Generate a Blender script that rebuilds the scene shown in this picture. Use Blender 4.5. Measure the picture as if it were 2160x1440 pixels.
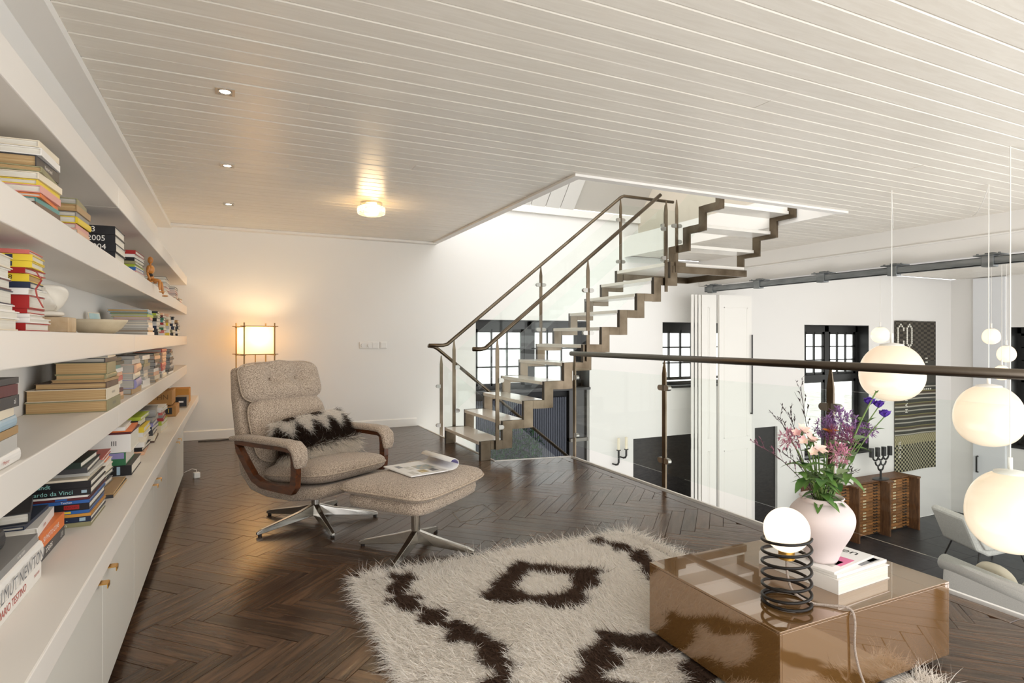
import bpy, bmesh, math, random
import numpy as np
from mathutils import Vector, Matrix, Euler
random.seed(7); rng = np.random.default_rng(7)
for o in list(bpy.data.objects): bpy.data.objects.remove(o)
SC = bpy.context.scene; COL = SC.collection
R = math.radians
# ---------------------------------------------------------------- camera
cd = bpy.data.cameras.new('camera'); cam = bpy.data.objects.new('camera', cd); COL.objects.link(cam)
cd.sensor_width = 36; cd.lens = 36*1245/2160; cd.shift_y = -8/2160; cd.clip_start = .02; cd.clip_end = 200
cam.location = (0, 0, 1.2); cam.rotation_euler = (R(90), 0, -R(25.318)); SC.camera = cam
# ---------------------------------------------------------------- world: bright overcast sky
W = bpy.data.worlds.new('overcast_sky'); SC.world = W; W.use_nodes = True
bg = W.node_tree.nodes['Background']; bg.inputs[0].default_value = (1, .99, .975, 1); bg.inputs[1].default_value = 2.2
SC.view_settings.view_transform = 'Standard'; SC.view_settings.look = 'None'
SC.view_settings.exposure = 0.33; SC.view_settings.gamma = 1; SC.view_settings.use_curve_mapping = False
# ---------------------------------------------------------------- materials
MATS = {}
def lin(c):
    if isinstance(c, str):
        c = c.lstrip('#'); c = [int(c[i:i+2], 16)/255 for i in (0, 2, 4)]
        return tuple(x/12.92 if x <= .04045 else ((x+.055)/1.055)**2.4 for x in c)
    return tuple(c[:3])
def M(name, col=(.8, .8, .8), rough=.5, metal=0., spec=.5, var=None, bump=None, coat=0., emis=None, estr=0., sheen=0., stretch=None, vcol=False, trans=0., sss=0.):
    """procedural principled material; var=(noise scale, second colour, low, high); bump=(scale,strength); stretch=(x,y,z) scaling of the coordinates"""
    if name in MATS: return MATS[name]
    m = bpy.data.materials.new(name); m.use_nodes = True; nt = m.node_tree; N = nt.nodes; L = nt.links
    p = N['Principled BSDF']; c = lin(col)
    p.inputs['Base Color'].default_value = (*c, 1); p.inputs['Roughness'].default_value = rough; p.inputs['Metallic'].default_value = metal
    p.inputs['Specular IOR Level'].default_value = spec; p.inputs['Coat Weight'].default_value = coat; p.inputs['Coat Roughness'].default_value = .03
    p.inputs['Sheen Weight'].default_value = sheen; p.inputs['Transmission Weight'].default_value = trans
    if sss: p.inputs['Subsurface Weight'].default_value = sss
    if emis: p.inputs['Emission Color'].default_value = (*lin(emis), 1); p.inputs['Emission Strength'].default_value = estr
    tc = N.new('ShaderNodeTexCoord'); mp = N.new('ShaderNodeMapping'); L.new(tc.outputs['Object'], mp.inputs[0])
    if stretch: mp.inputs['Scale'].default_value = stretch
    if vcol:
        a = N.new('ShaderNodeAttribute'); a.attribute_name = 'Col'; L.new(a.outputs['Color'], p.inputs['Base Color'])
    if var:
        n = N.new('ShaderNodeTexNoise'); n.inputs['Scale'].default_value = var[0]; n.inputs['Detail'].default_value = 4; L.new(mp.outputs[0], n.inputs[0])
        r = N.new('ShaderNodeValToRGB'); r.color_ramp.elements[0].position = var[2] if len(var) > 2 else .35; r.color_ramp.elements[1].position = var[3] if len(var) > 3 else .65
        r.color_ramp.elements[0].color = (*c, 1); r.color_ramp.elements[1].color = (*lin(var[1]), 1)
        L.new(n.outputs[0], r.inputs[0]); L.new(r.outputs[0], p.inputs['Base Color'])
    if bump:
        n = N.new('ShaderNodeTexNoise'); n.inputs['Scale'].default_value = bump[0]; n.inputs['Detail'].default_value = 3; L.new(mp.outputs[0], n.inputs[0])
        b = N.new('ShaderNodeBump'); b.inputs['Strength'].default_value = bump[1]; b.inputs['Distance'].default_value = .01; L.new(n.outputs[0], b.inputs['Height']); L.new(b.outputs[0], p.inputs['Normal'])
    MATS[name] = m; return m
def wood(name, c1, c2, rough, uv=False, scale=(1.2, 14, 14), rnd=.35, coat=0., bump=.25, spec=.5):
    """stained wood, grain along local x; tone differs from piece to piece"""
    m = bpy.data.materials.new(name); m.use_nodes = True; nt = m.node_tree; N = nt.nodes; L = nt.links; p = N['Principled BSDF']
    tc = N.new('ShaderNodeTexCoord'); oi = N.new('ShaderNodeObjectInfo'); ge = N.new('ShaderNodeNewGeometry')
    add = N.new('ShaderNodeMath'); add.operation = 'ADD'; L.new(oi.outputs['Random'], add.inputs[0])
    L.new(ge.outputs['Random Per Island'], add.inputs[1])
    fr = N.new('ShaderNodeMath'); fr.operation = 'FRACT'; L.new(add.outputs[0], fr.inputs[0])
    mp = N.new('ShaderNodeMapping'); mp.inputs['Scale'].default_value = scale; L.new(tc.outputs['UV' if uv else 'Object'], mp.inputs[0])
    mul = N.new('ShaderNodeVectorMath'); mul.operation = 'SCALE'; mul.inputs[0].default_value = (13, 7, 5); L.new(fr.outputs[0], mul.inputs['Scale']); L.new(mul.outputs[0], mp.inputs['Location'])
    n = N.new('ShaderNodeTexNoise'); n.inputs['Scale'].default_value = 4; n.inputs['Detail'].default_value = 6; n.inputs['Distortion'].default_value = .8; L.new(mp.outputs[0], n.inputs[0])
    r = N.new('ShaderNodeValToRGB'); r.color_ramp.elements[0].position = .32; r.color_ramp.elements[1].position = .68
    r.color_ramp.elements[0].color = (*lin(c1), 1); r.color_ramp.elements[1].color = (*lin(c2), 1); L.new(n.outputs[0], r.inputs[0])
    hs = N.new('ShaderNodeHueSaturation'); L.new(r.outputs[0], hs.inputs['Color'])
    mr = N.new('ShaderNodeMapRange'); mr.inputs[3].default_value = 1-rnd; mr.inputs[4].default_value = 1+rnd; L.new(fr.outputs[0], mr.inputs[0]); L.new(mr.outputs[0], hs.inputs['Value'])
    L.new(hs.outputs[0], p.inputs['Base Color']); p.inputs['Roughness'].default_value = rough; p.inputs['Coat Weight'].default_value = coat; p.inputs['Coat Roughness'].default_value = .12
    p.inputs['Specular IOR Level'].default_value = spec
    b = N.new('ShaderNodeBump'); b.inputs['Strength'].default_value = bump; b.inputs['Distance'].default_value = .004; L.new(n.outputs[0], b.inputs['Height']); L.new(b.outputs[0], p.inputs['Normal'])
    MATS[name] = m; return m
def glassmat(name, tint=(1, 1, 1), refl=1.0, frost=0.):
    """clear sheet glass: see-through with a Fresnel mirror on top"""
    m = bpy.data.materials.new(name); m.use_nodes = True; nt = m.node_tree; N = nt.nodes; L = nt.links
    N.remove(N['Principled BSDF']); out = N['Material Output']
    t = N.new('ShaderNodeBsdfTransparent'); t.inputs[0].default_value = (*tint, 1)
    g = N.new('ShaderNodeBsdfGlossy'); g.inputs['Roughness'].default_value = .01; g.inputs[0].default_value = (refl, refl, refl, 1)
    lw = N.new('ShaderNodeLayerWeight'); lw.inputs[0].default_value = .5; pw = N.new('ShaderNodeMath'); pw.operation = 'POWER'; pw.inputs[1].default_value = 5; L.new(lw.outputs['Facing'], pw.inputs[0])
    f = N.new('ShaderNodeMath'); f.operation = 'MULTIPLY_ADD'; f.inputs[1].default_value = .75; f.inputs[2].default_value = .013; L.new(pw.outputs[0], f.inputs[0])
    mx = N.new('ShaderNodeMixShader'); L.new(f.outputs[0], mx.inputs[0]); L.new(t.outputs[0], mx.inputs[1]); L.new(g.outputs[0], mx.inputs[2]); res = mx.outputs[0]
    if frost:
        tl = N.new('ShaderNodeBsdfTranslucent'); tl.inputs[0].default_value = (.9, .93, .92, 1)
        tcx = N.new('ShaderNodeTexCoord'); nz = N.new('ShaderNodeTexNoise'); nz.inputs['Scale'].default_value = 60; L.new(tcx.outputs['Object'], nz.inputs[0])
        bp = N.new('ShaderNodeBump'); bp.inputs['Strength'].default_value = .6; L.new(nz.outputs[0], bp.inputs['Height']); L.new(bp.outputs[0], tl.inputs['Normal'])
        m2 = N.new('ShaderNodeMixShader'); m2.inputs[0].default_value = frost; L.new(res, m2.inputs[1]); L.new(tl.outputs[0], m2.inputs[2]); res = m2.outputs[0]
    L.new(res, out.inputs[0]); MATS[name] = m; return m
# ---------------------------------------------------------------- mesh helpers
def link(o, parent=None):
    COL.objects.link(o)
    if parent is not None: o.parent = parent
    return o
def tag(o, label=None, cat=None, group=None, kind=None):
    if label: o['label'] = label
    if cat: o['category'] = cat
    if group: o['group'] = group
    if kind: o['kind'] = kind
    return o
def empty(name, loc=(0, 0, 0), rz=0., label=None, cat=None, group=None, kind=None):
    o = bpy.data.objects.new(name, None); o.empty_display_size = .1; o.location = loc; o.rotation_euler = (0, 0, rz); link(o)
    return tag(o, label, cat, group, kind)
def AX(d):
    d = Vector(d).normalized(); return d.to_track_quat('Z', 'Y').to_matrix()
class MB:
    def __init__(s): s.v = []; s.f = []
    def add(s, vs, fs):
        k = len(s.v); s.v += [tuple(x) for x in vs]; s.f += [tuple(i+k for i in f) for f in fs]; return s
    def box(s, a, b, rot=None, piv=None):
        (x0, y0, z0), (x1, y1, z1) = a, b
        vs = [Vector(p) for p in ((x0, y0, z0), (x1, y0, z0), (x1, y1, z0), (x0, y1, z0), (x0, y0, z1), (x1, y0, z1), (x1, y1, z1), (x0, y1, z1))]
        if rot is not None:
            c = Vector(piv) if piv is not None else sum(vs, Vector())/8; vs = [rot @ (v-c)+c for v in vs]
        return s.add(vs, [(0, 3, 2, 1), (4, 5, 6, 7), (0, 1, 5, 4), (1, 2, 6, 5), (2, 3, 7, 6), (3, 0, 4, 7)])
    def cbox(s, c, d, rot=None):
        return s.box([c[i]-d[i]/2 for i in range(3)], [c[i]+d[i]/2 for i in range(3)], rot, c)
    def prism(s, poly, z0, z1, mat=None):
        """polygon (2D list) extruded along local z, optional 3x3/4x4 matrix"""
        n = len(poly); vs = [Vector((x, y, z0)) for x, y in poly]+[Vector((x, y, z1)) for x, y in poly]
        if mat is not None: vs = [mat @ v for v in vs]
        return s.add(vs, [tuple(range(n-1, -1, -1)), tuple(range(n, 2*n))]+[(i, (i+1) % n, n+(i+1) % n, n+i) for i in range(n)])
    def tube(s, path, r, n=8, closed=False, cap=True, rr=None):
        P = [Vector(p) for p in path]; k = len(P); rings = []; up = None
        for i in range(k):
            a = P[i-1] if (i > 0 or closed) else P[i]; b = P[(i+1) % k] if (i < k-1 or closed) else P[i]
            t = (b-a).normalized()
            if up is None:
                up = Vector((0, 0, 1)) if abs(t.z) < .9 else Vector((1, 0, 0))
            u = t.cross(up).normalized(); w = u.cross(t).normalized(); up = w
            rad = rr[i] if rr else r
            rings.append([P[i]+u*math.cos(2*math.pi*j/n)*rad+w*math.sin(2*math.pi*j/n)*rad for j in range(n)])
        fs = []; m = k if closed else k-1
        for i in range(m):
            for j in range(n):
                i2 = (i+1) % k; fs.append((i*n+j, i*n+(j+1) % n, i2*n+(j+1) % n, i2*n+j))
        if cap and not closed: fs += [tuple(range(n-1, -1, -1)), tuple(range((k-1)*n, k*n))]
        return s.add([v for r_ in rings for v in r_], fs)
    def cyl(s, a, b, r, n=16, r2=None):
        return s.tube([a, b], r, n, rr=[r, r if r2 is None else r2])
    def lathe(s, prof, n=32, c=(0, 0, 0), sx=1., sy=1.):
        k = len(prof); vs = []
        for r, z in prof:
            for j in range(n): vs.append((c[0]+r*sx*math.cos(2*math.pi*j/n), c[1]+r*sy*math.sin(2*math.pi*j/n), c[2]+z))
        fs = [(i*n+j, i*n+(j+1) % n, (i+1)*n+(j+1) % n, (i+1)*n+j) for i in range(k-1) for j in range(n)]
        if prof[0][0] > 1e-5: fs.append(tuple(range(n-1, -1, -1)))
        if prof[-1][0] > 1e-5: fs.append(tuple(range((k-1)*n, k*n)))
        return s.add(vs, fs)
    def sup(s, a, b, c, n=4., m=2.5, nu=32, nv=12, fn=None):
        """pillow-like superellipsoid centred at the origin"""
        sg = lambda x, e: math.copysign(abs(x)**e, x); vs = []; fs = []
        for i in range(nv+1):
            ph = -math.pi/2+math.pi*i/nv
            for j in range(nu):
                t = 2*math.pi*j/nu; cp = abs(math.cos(ph))**(2/m)
                p = Vector((a*cp*sg(math.cos(t), 2/n), b*cp*sg(math.sin(t), 2/n), c*sg(math.sin(ph), 2/m)))
                vs.append(fn(p) if fn else p)
        for i in range(nv):
            for j in range(nu): fs.append((i*nu+j, i*nu+(j+1) % nu, (i+1)*nu+(j+1) % nu, (i+1)*nu+j))
        return s.add(vs, fs)
    def sweep(s, path, w, h, side=(1, 0, 0), closed=False):
        """rectangular bar along a planar path; w across the plane, h inside it"""
        P = [Vector(p) for p in path]; k = len(P); sd = Vector(side); vs = []; fs = []
        for i in range(k):
            a = P[i-1] if (i > 0 or closed) else P[i]; b = P[(i+1) % k] if (i < k-1 or closed) else P[i]
            t = (b-a).normalized(); nn = sd.cross(t).normalized(); hh = h[i] if isinstance(h, (list, tuple)) else h; ww = w[i] if isinstance(w, (list, tuple)) else w
            vs += [P[i]+sd*ww/2+nn*hh/2, P[i]-sd*ww/2+nn*hh/2, P[i]-sd*ww/2-nn*hh/2, P[i]+sd*ww/2-nn*hh/2]
        for i in range(k if closed else k-1):
            i2 = (i+1) % k
            for j in range(4): fs.append((i*4+j, i*4+(j+1) % 4, i2*4+(j+1) % 4, i2*4+j))
        if not closed: fs += [(3, 2, 1, 0), (4*k-4, 4*k-3, 4*k-2, 4*k-1)]
        return s.add(vs, fs)
    def mesh(s, name, smooth=False):
        me = bpy.data.meshes.new(name); me.from_pydata(s.v, [], s.f)
        bm = bmesh.new(); bm.from_mesh(me); bmesh.ops.remove_doubles(bm, verts=bm.verts, dist=1e-6); bmesh.ops.recalc_face_normals(bm, faces=bm.faces); bm.to_mesh(me); bm.free()
        if smooth:
            me.polygons.foreach_set('use_smooth', [True]*len(me.polygons))
        return me
    def build(s, name, mat, parent=None, smooth=False, bevel=0., loc=None, rot=None, sub=0, auto=False):
        me = s.mesh(name, smooth or auto); me.materials.append(mat); o = bpy.data.objects.new(name, me); link(o, parent)
        if auto:
            try: me.set_sharp_from_angle(angle=R(35))
            except Exception: pass
        if bevel:
            b = o.modifiers.new('bevel', 'BEVEL'); b.width = bevel; b.segments = 2; b.limit_method = 'ANGLE'; b.angle_limit = R(40)
        if sub:
            m = o.modifiers.new('sub', 'SUBSURF'); m.levels = sub; m.render_levels = sub
        if loc is not None: o.location = loc
        if rot is not None: o.rotation_euler = rot
        return o
def copy_tree(o, parent=None):
    c = o.copy(); COL.objects.link(c)
    if parent is not None: c.parent = parent; c.matrix_parent_inverse = o.matrix_parent_inverse.copy()
    for ch in o.children: copy_tree(ch, c)
    return c
def text(parent, s, size, loc, rot, mat, ext=0., sx=1., name='lettering'):
    cu = bpy.data.curves.new(name, 'FONT'); cu.body = s; cu.size = size; cu.align_x = 'CENTER'; cu.align_y = 'CENTER'; cu.extrude = ext; cu.resolution_u = 3
    t = bpy.data.objects.new('tmp', cu); COL.objects.link(t); dg = bpy.context.evaluated_depsgraph_get()
    me = bpy.data.meshes.new_from_object(t.evaluated_get(dg)); bpy.data.objects.remove(t); me.materials.clear(); me.materials.append(mat); me.name = name
    o = bpy.data.objects.new(name, me); link(o, parent); o.location = loc; o.rotation_euler = rot; o.scale = (sx, 1, 1); return o
def fur(name, mat, roots, dirs, length, width, cols, parent=None, droop=.35, curl=.25):
    """tapering ribbons of hair as one mesh; arrays of roots, unit directions, lengths, colours"""
    n = len(roots); side = np.cross(dirs, rng.normal(size=(n, 3))); side /= np.linalg.norm(side, axis=1)[:, None]+1e-9
    bend = rng.normal(size=(n, 3))*curl; bend[:, 2] -= droop; V = np.zeros((n, 7, 3))
    for k, t in enumerate((0, .35, .7)):
        c = roots+dirs*(length*t)[:, None]+bend*(length*t*t)[:, None]; w = (width*(1-.45*t))[:, None]*side*.5
        V[:, 2*k] = c-w; V[:, 2*k+1] = c+w
    V[:, 6] = roots+dirs*length[:, None]+bend*length[:, None]
    base = (np.arange(n)*7)[:, None]; q = np.concatenate([base+np.array([[0, 1, 3, 2]]), base+np.array([[2, 3, 5, 4]])], 1).reshape(-1); tr = (base+np.array([[4, 5, 6]])).reshape(-1)
    loops = np.concatenate([q, tr]); ls = np.concatenate([np.arange(2*n)*4, 8*n+np.arange(n)*3]); lt = np.concatenate([np.full(2*n, 4), np.full(n, 3)])
    me = bpy.data.meshes.new(name); me.vertices.add(7*n); me.vertices.foreach_set('co', V.reshape(-1)); me.loops.add(len(loops)); me.loops.foreach_set('vertex_index', loops.astype(np.int32))
    me.polygons.add(3*n); me.polygons.foreach_set('loop_start', ls.astype(np.int32)); me.polygons.foreach_set('loop_total', lt.astype(np.int32)); me.update(calc_edges=True)
    ca = me.color_attributes.new('Col', 'FLOAT_COLOR', 'POINT'); C4 = np.ones((n, 7, 4)); C4[:, :, :3] = cols[:, None, :]; ca.data.foreach_set('color', C4.reshape(-1))
    me.materials.append(mat); o = bpy.data.objects.new(name, me); link(o, parent); o['kind'] = 'stuff'; return o
# camera geometry used to read positions off the photograph as metres
_S, _C = math.sin(R(25.318)), math.cos(R(25.318))
def ray(u, v):
    a = (u-1080)/1245; return (_S+_C*a, _C-_S*a, (712-v)/1245)
def pz(u, v, z=0.):
    r = ray(u, v); t = (z-1.2)/r[2]; return Vector((r[0]*t, r[1]*t, z))
def py(u, v, Y):
    r = ray(u, v); t = Y/r[1]; return Vector((r[0]*t, Y, 1.2+r[2]*t))
def px(u, v, X):
    r = ray(u, v); t = X/r[0]; return Vector((X, r[1]*t, 1.2+r[2]*t))
# shared materials
white = M('white_paint', '#ece9e4', .55, bump=(6, .03)); wallw = M('white_plaster', '#e9e7e3', .7, bump=(3, .05))
shelfm = M('white_painted_wood', '#e6e0d8', .42, bump=(18, .06), stretch=(1, .15, 1)); cabm = M('cabinet_lacquer', '#dcd9d0', .35, bump=(30, .02))
steel = M('bronzed_steel', '#7b6f5f', .34, 1., var=(5, '#574c3e', .3, .7)); chrome = M('polished_chrome', '#c9c6c0', .16, 1.); zinc = M('galvanised_steel', '#8d9090', .5, .8, var=(14, '#6f7374', .35, .65), stretch=(1, .2, 1))
black = M('black_paint', '#1c1b1a', .45); blackm = M('black_metal', '#17120f', .4, .3); brass = M('brushed_brass', '#c99a4b', .28, 1.)
glass = glassmat('clear_glass', (.965, .985, .975)); 
# ================================================================ STRUCTURE
CZ = 2.51; YW = 7.85
oak = wood('dark_oiled_oak', '#35251d', '#5f4735', .23, uv=True, scale=(1.0, 9, 9), rnd=.3, bump=.35)
floor = MB().prism([(-.78, .2), (3.065, .2), (3.09, 5.13), (2.30, 5.25), (2.28, YW), (-.78, YW)], -.30, -.014).build('floor', M('subfloor', '#1d1512', .9))
tag(floor, 'dark oak herringbone floor of the mezzanine', 'floor', kind='structure')
PW, PL = .083, .498
def clip(poly, a, b, c):                      # keep a*x+b*y<=c
    out = []
    for i in range(len(poly)):
        p, q = poly[i], poly[(i+1) % len(poly)]; dp, dq = a*p[0]+b*p[1]-c, a*q[0]+b*q[1]-c
        if dp <= 0: out.append(p)
        if dp*dq < 0: t = dp/(dp-dq); out.append((p[0]+(q[0]-p[0])*t, p[1]+(q[1]-p[1])*t))
    return out
def plank_mesh(name, poly, ang, c):
    """planks have a small chamfer so that the joints read as grooves; UV runs along the grain"""
    n = len(poly); cx = sum(p[0] for p in poly)/n; cy = sum(p[1] for p in poly)/n
    ins = []
    for x, y in poly:
        d = math.hypot(cx-x, cy-y) or 1; ins.append((x+(cx-x)/d*.0022, y+(cy-y)/d*.0022))
    vs = [(x, y, -.014) for x, y in poly]+[(x, y, -.0022) for x, y in poly]+[(x, y, 0) for x, y in ins]
    fs = [tuple(range(2*n, 3*n))]+[(i, (i+1) % n, n+(i+1) % n, n+i) for i in range(n)]+[(n+i, n+(i+1) % n, 2*n+(i+1) % n, 2*n+i) for i in range(n)]
    return vs, fs
def add_uv(me, fn):
    uv = me.uv_layers.new(name='UVMap')
    for l in me.loops: uv.data[l.index].uv = fn(me.vertices[l.vertex_index].co)
planks = []
ca, sa = math.cos(-math.pi/4), math.sin(-math.pi/4)
for i in range(-140, 140):
    for j in range(-20, 20):
        ox, oy = i*PW+j*PL, i*PW-j*PL
        for kind in (0, 1):
            g = .0008
            q = [(ox+g, oy+g), (ox+PL-g, oy+g), (ox+PL-g, oy+PW-g), (ox+g, oy+PW-g)] if kind == 0 else [(ox+PL+g, oy+PW-PL+g), (ox+PL+PW-g, oy+PW-PL+g), (ox+PL+PW-g, oy+PW-g), (ox+PL+g, oy+PW-g)]
            q = [(x*ca-y*sa, x*sa+y*ca) for x, y in q]
            cx = sum(p[0] for p in q)/4; cy = sum(p[1] for p in q)/4
            if not (-.8 < cx < 3.4 and .5 < cy < 8.2): continue
            full = q
            p = clip(clip(q, -1, 0, .42 if cy < 5.3 else .779), 0, 1, YW-.001)
            if p and cx > 1.85 and max(t_[1] for t_ in p) > 4.95: parts = [clip(p, 1, 0, 2.28), clip(clip(clip(p, -1, 0, -2.282), 1, 0, 2.955), .152, 1, 5.594)]
            else: parts = [clip(p, 1, 0, 2.955)] if p else []
            for p in parts:
             if len(p) < 3: continue
             ar = abs(sum(p[k][0]*p[(k+1) % len(p)][1]-p[(k+1) % len(p)][0]*p[k][1] for k in range(len(p))))/2
             if ar < .0004: continue
             d = cx*_S+cy*_C; uu = 1080+1245*(cx*_C-cy*_S)/d
             planks.append((d if 150 < uu < 2300 else d+20, p, kind, cx, cy))
planks.sort(key=lambda t: t[0]); rest = ([], []); uvr = []
def frame(kind):                              # grain direction of a plank in the room
    d = (1, 0) if kind == 0 else (0, 1); return (d[0]*ca-d[1]*sa, d[0]*sa+d[1]*ca)
for n_, (d, p, kind, cx, cy) in enumerate(planks):
    e = frame(kind); f2 = (-e[1], e[0])
    if n_ < 290:
        loc = [((x-cx)*e[0]+(y-cy)*e[1], (x-cx)*f2[0]+(y-cy)*f2[1]) for x, y in p]
        vs, fs = plank_mesh('plank', loc, 0, 0); me = bpy.data.meshes.new('plank'); me.from_pydata(vs, [], fs); add_uv(me, lambda c: (c.x+cx*3, c.y+cy*3)); me.materials.append(oak)
        o = bpy.data.objects.new('plank', me); link(o, floor); o.location = (cx, cy, 0); o.rotation_euler = (0, 0, math.atan2(e[1], e[0]))
    else:
        vs, fs = plank_mesh('p', p, 0, 0); k = len(rest[0]); rest[0].extend(vs); rest[1].extend([tuple(i+k for i in f) for f in fs])
        uvr += [((x-cx)*e[0]+(y-cy)*e[1]+cx*3, (x-cx)*f2[0]+(y-cy)*f2[1]+cy*3) for x, y, z in vs]
me = bpy.data.meshes.new('far_planks'); me.from_pydata(rest[0], [], rest[1]); uv = me.uv_layers.new(name='UVMap')
for l in me.loops: uv.data[l.index].uv = uvr[l.vertex_index]
me.materials.append(oak); o = link(bpy.data.objects.new('far_planks', me), floor); o['kind'] = 'stuff'
y = .2
while y < 5.1:                                # border planks along the open edge
    y2 = min(y+1.15, 5.12); vs, fs = plank_mesh('b', [(0, -.042), (y2-y-.002, -.042), (y2-y-.002, .042), (0, .042)], 0, 0)
    me = bpy.data.meshes.new('plank'); me.from_pydata(vs, [], fs); add_uv(me, lambda c: (c.x, c.y+y)); me.materials.append(oak); o = link(bpy.data.objects.new('plank', me), floor)
    o.location = (3.0, y, 0); o.rotation_euler = (0, 0, R(90)); y = y2
t = MB()
for a, b in (((3.068, .2), (3.095, 5.14)), ((3.095, 5.14), (2.30, 5.262)), ((2.30, 5.262), (2.283, YW))):
    a, b = Vector((*a, 0)), Vector((*b, 0)); d = (b-a).normalized(); nn = Vector((d.y, -d.x, 0))*.018
    t.add([a-nn*0+Vector((0, 0, -.30)), b+Vector((0, 0, -.30)), b+nn+Vector((0, 0, -.30)), a+nn+Vector((0, 0, -.30)), a+Vector((0, 0, .004)), b+Vector((0, 0, .004)), b+nn+Vector((0, 0, .004)), a+nn+Vector((0, 0, .004))],
          [(0, 3, 2, 1), (4, 5, 6, 7), (0, 1, 5, 4), (1, 2, 6, 5), (2, 3, 7, 6), (3, 0, 4, 7)])
tag(t.build('trim_1', white), 'white edging strip along the open floor edge', 'trim', kind='structure')
# left wall
tag(MB().box((-1.0, -.4, -.3), (-.78, YW+.35, CZ+.1)).build('wall_left', wallw), 'white plastered wall behind the book shelves', 'wall', kind='structure')
tag(MB().box((-.78, -.4, CZ-.045), (-.64, YW-.12, CZ-.001)).build('trim_2', white), 'white board between ceiling planks and left wall', 'trim', kind='structure')
tag(MB().box((-.64, YW-.11, CZ-.03), (2.53, YW, CZ-.001)).box((-.78, YW-.13, CZ-.045), (-.64, YW, CZ-.001)).build('trim_3', white), 'white board between ceiling planks and far wall', 'trim', kind='structure')
# far wall with three window bays
WIN = [(3.14, 5.06, -2.72, 1.46), (6.5, 8.42, .38, 1.46), (9.93, 11.85, -1.12, 1.45)]
DOORH = [(5.9, 7.32, -2.72, -.45), (8.62, 9.2, -2.72, -.45)]
def holed(mb, lo, hi, holes, fixed0, fixed1, axis):
    us = sorted({lo[0], hi[0], *[h[0] for h in holes], *[h[1] for h in holes]}); vs = sorted({lo[1], hi[1], *[h[2] for h in holes], *[h[3] for h in holes]})
    for i in range(len(us)-1):
        for j in range(len(vs)-1):
            uc, vc = (us[i]+us[i+1])/2, (vs[j]+vs[j+1])/2
            if any(h[0] < uc < h[1] and h[2] < vc < h[3] for h in holes): continue
            if axis == 'y': mb.box((us[i], fixed0, vs[j]), (us[i+1], fixed1, vs[j+1]))
            else: mb.box((fixed0, us[i], vs[j]), (fixed1, us[i+1], vs[j+1]))
    return mb
wf = holed(MB(), (-.78, -2.72), (14.74, CZ), WIN+DOORH, YW, YW+.35, 'y'); wf.box((1.0, YW, CZ), (6.6, YW+.35, 3.06))
tag(wf.build('wall_far', wallw), 'long white far wall with the black windows', 'wall', kind='structure')
bb = MB(); bb.prism([(YW-.014, 0), (YW, 0), (YW, .11), (YW-.004, .11), (YW-.014, .098)], -.779, 2.27, Matrix(((0, 0, 1), (1, 0, 0), (0, 1, 0))))
tag(bb.build('baseboard_far', white), 'white skirting board along the far wall', 'baseboard', kind='structure')
# right wall of the hall with a window
wr = holed(MB(), (1.5, -2.72), (YW+.35, CZ), [(4.75, 6.71, -1.07, 1.42)], 14.74, 15.09, 'x')
tag(wr.build('wall_right', wallw), 'white end wall of the lower hall', 'wall', kind='structure')
# ceiling: painted planks along x, with the stair opening
OPN = (2.53, 5.74, 4.10, YW)
ceilw = wood('painted_ceiling_board', '#dfd8cc', '#e7e1d6', .32, scale=(1.0, 10, 10), rnd=.025, bump=.18)
ceil = MB()
for a, b in (((-.78, -.4), (7.28, OPN[2])), ((-.78, OPN[2]), (OPN[0], YW)), ((OPN[1], OPN[2]), (7.28, YW)), ((7.28, -.4), (14.74, YW))):
    ceil.box((a[0], a[1], CZ+.012), (b[0], b[1], CZ+.30))
ceil = tag(ceil.build('ceiling', M('ceiling_backing', '#5a4a3c', .9)), 'white painted plank ceiling', 'ceiling', kind='structure')
BW = .1275
def board(x0, x1, y0, y1, z, parent, mat, name='ceiling_board'):
    w, L_ = y1-y0, x1-x0; g = .0018; c = .0055
    prof = [(g, .014), (g, .004), (g+c, 0), (w-g-c, 0), (w-g, .004), (w-g, .014)]; n = len(prof)
    mb = MB(); mb.add([(0, y, zz) for y, zz in prof]+[(L_, y, zz) for y, zz in prof], [tuple(range(n-1, -1, -1)), tuple(range(n, 2*n))]+[(i, (i+1) % n, n+(i+1) % n, n+i) for i in range(n)])
    o = mb.build(name, mat, parent); o.location = (x0, y0, z); return o
k = 0; y = 1.6935-BW*16
while y < YW-.1:
    y2 = min(y+BW, YW-.11)
    spans = [(-.64, 7.28)] if y2 <= OPN[2]+.03 else [(-.64, OPN[0]), (OPN[1], 7.28)]
    for s0, s1 in spans:
        cuts = [s0]
        if s1-s0 > 4 and k % 3 != 1: cuts.append(s0+(s1-s0)*random.choice((.13, .27, .42, .55, .68, .8)))
        elif s1-s0 > 3 and k % 4 == 1: cuts.append(s0+random.choice((.45, 1.2, 1.9)))
        cuts.append(s1)
        for a, b in zip(cuts, cuts[1:]): board(a+(.001 if a > s0 else 0), b, y, y2, CZ-.001+random.choice((0, 0, .0012, -.001)), ceil, ceilw)
    if y > 2.2: board(7.6, 14.74, y, y2, CZ-.001, ceil, ceilw)
    y += BW; k += 1
# trim around the stair opening
t = MB().box((OPN[0]-.06, OPN[2]-.06, CZ-.02), (OPN[0]+.018, YW, CZ-.001)).box((OPN[0], OPN[2], CZ-.001), (OPN[0]+.018, YW, CZ+.32)).box((OPN[0]+.018, OPN[2]-.06, CZ-.02), (OPN[1]+.03, OPN[2]+.018, CZ-.001)).box((OPN[0]+.018, OPN[2], CZ-.001), (OPN[1], OPN[2]+.018, CZ+.32)).box((OPN[1]-.018, OPN[2]+.018, CZ-.01), (OPN[1], YW, CZ+.32))
tag(t.build('trim_4', white), 'white lining around the stair opening in the ceiling', 'trim', kind='structure')
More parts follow.
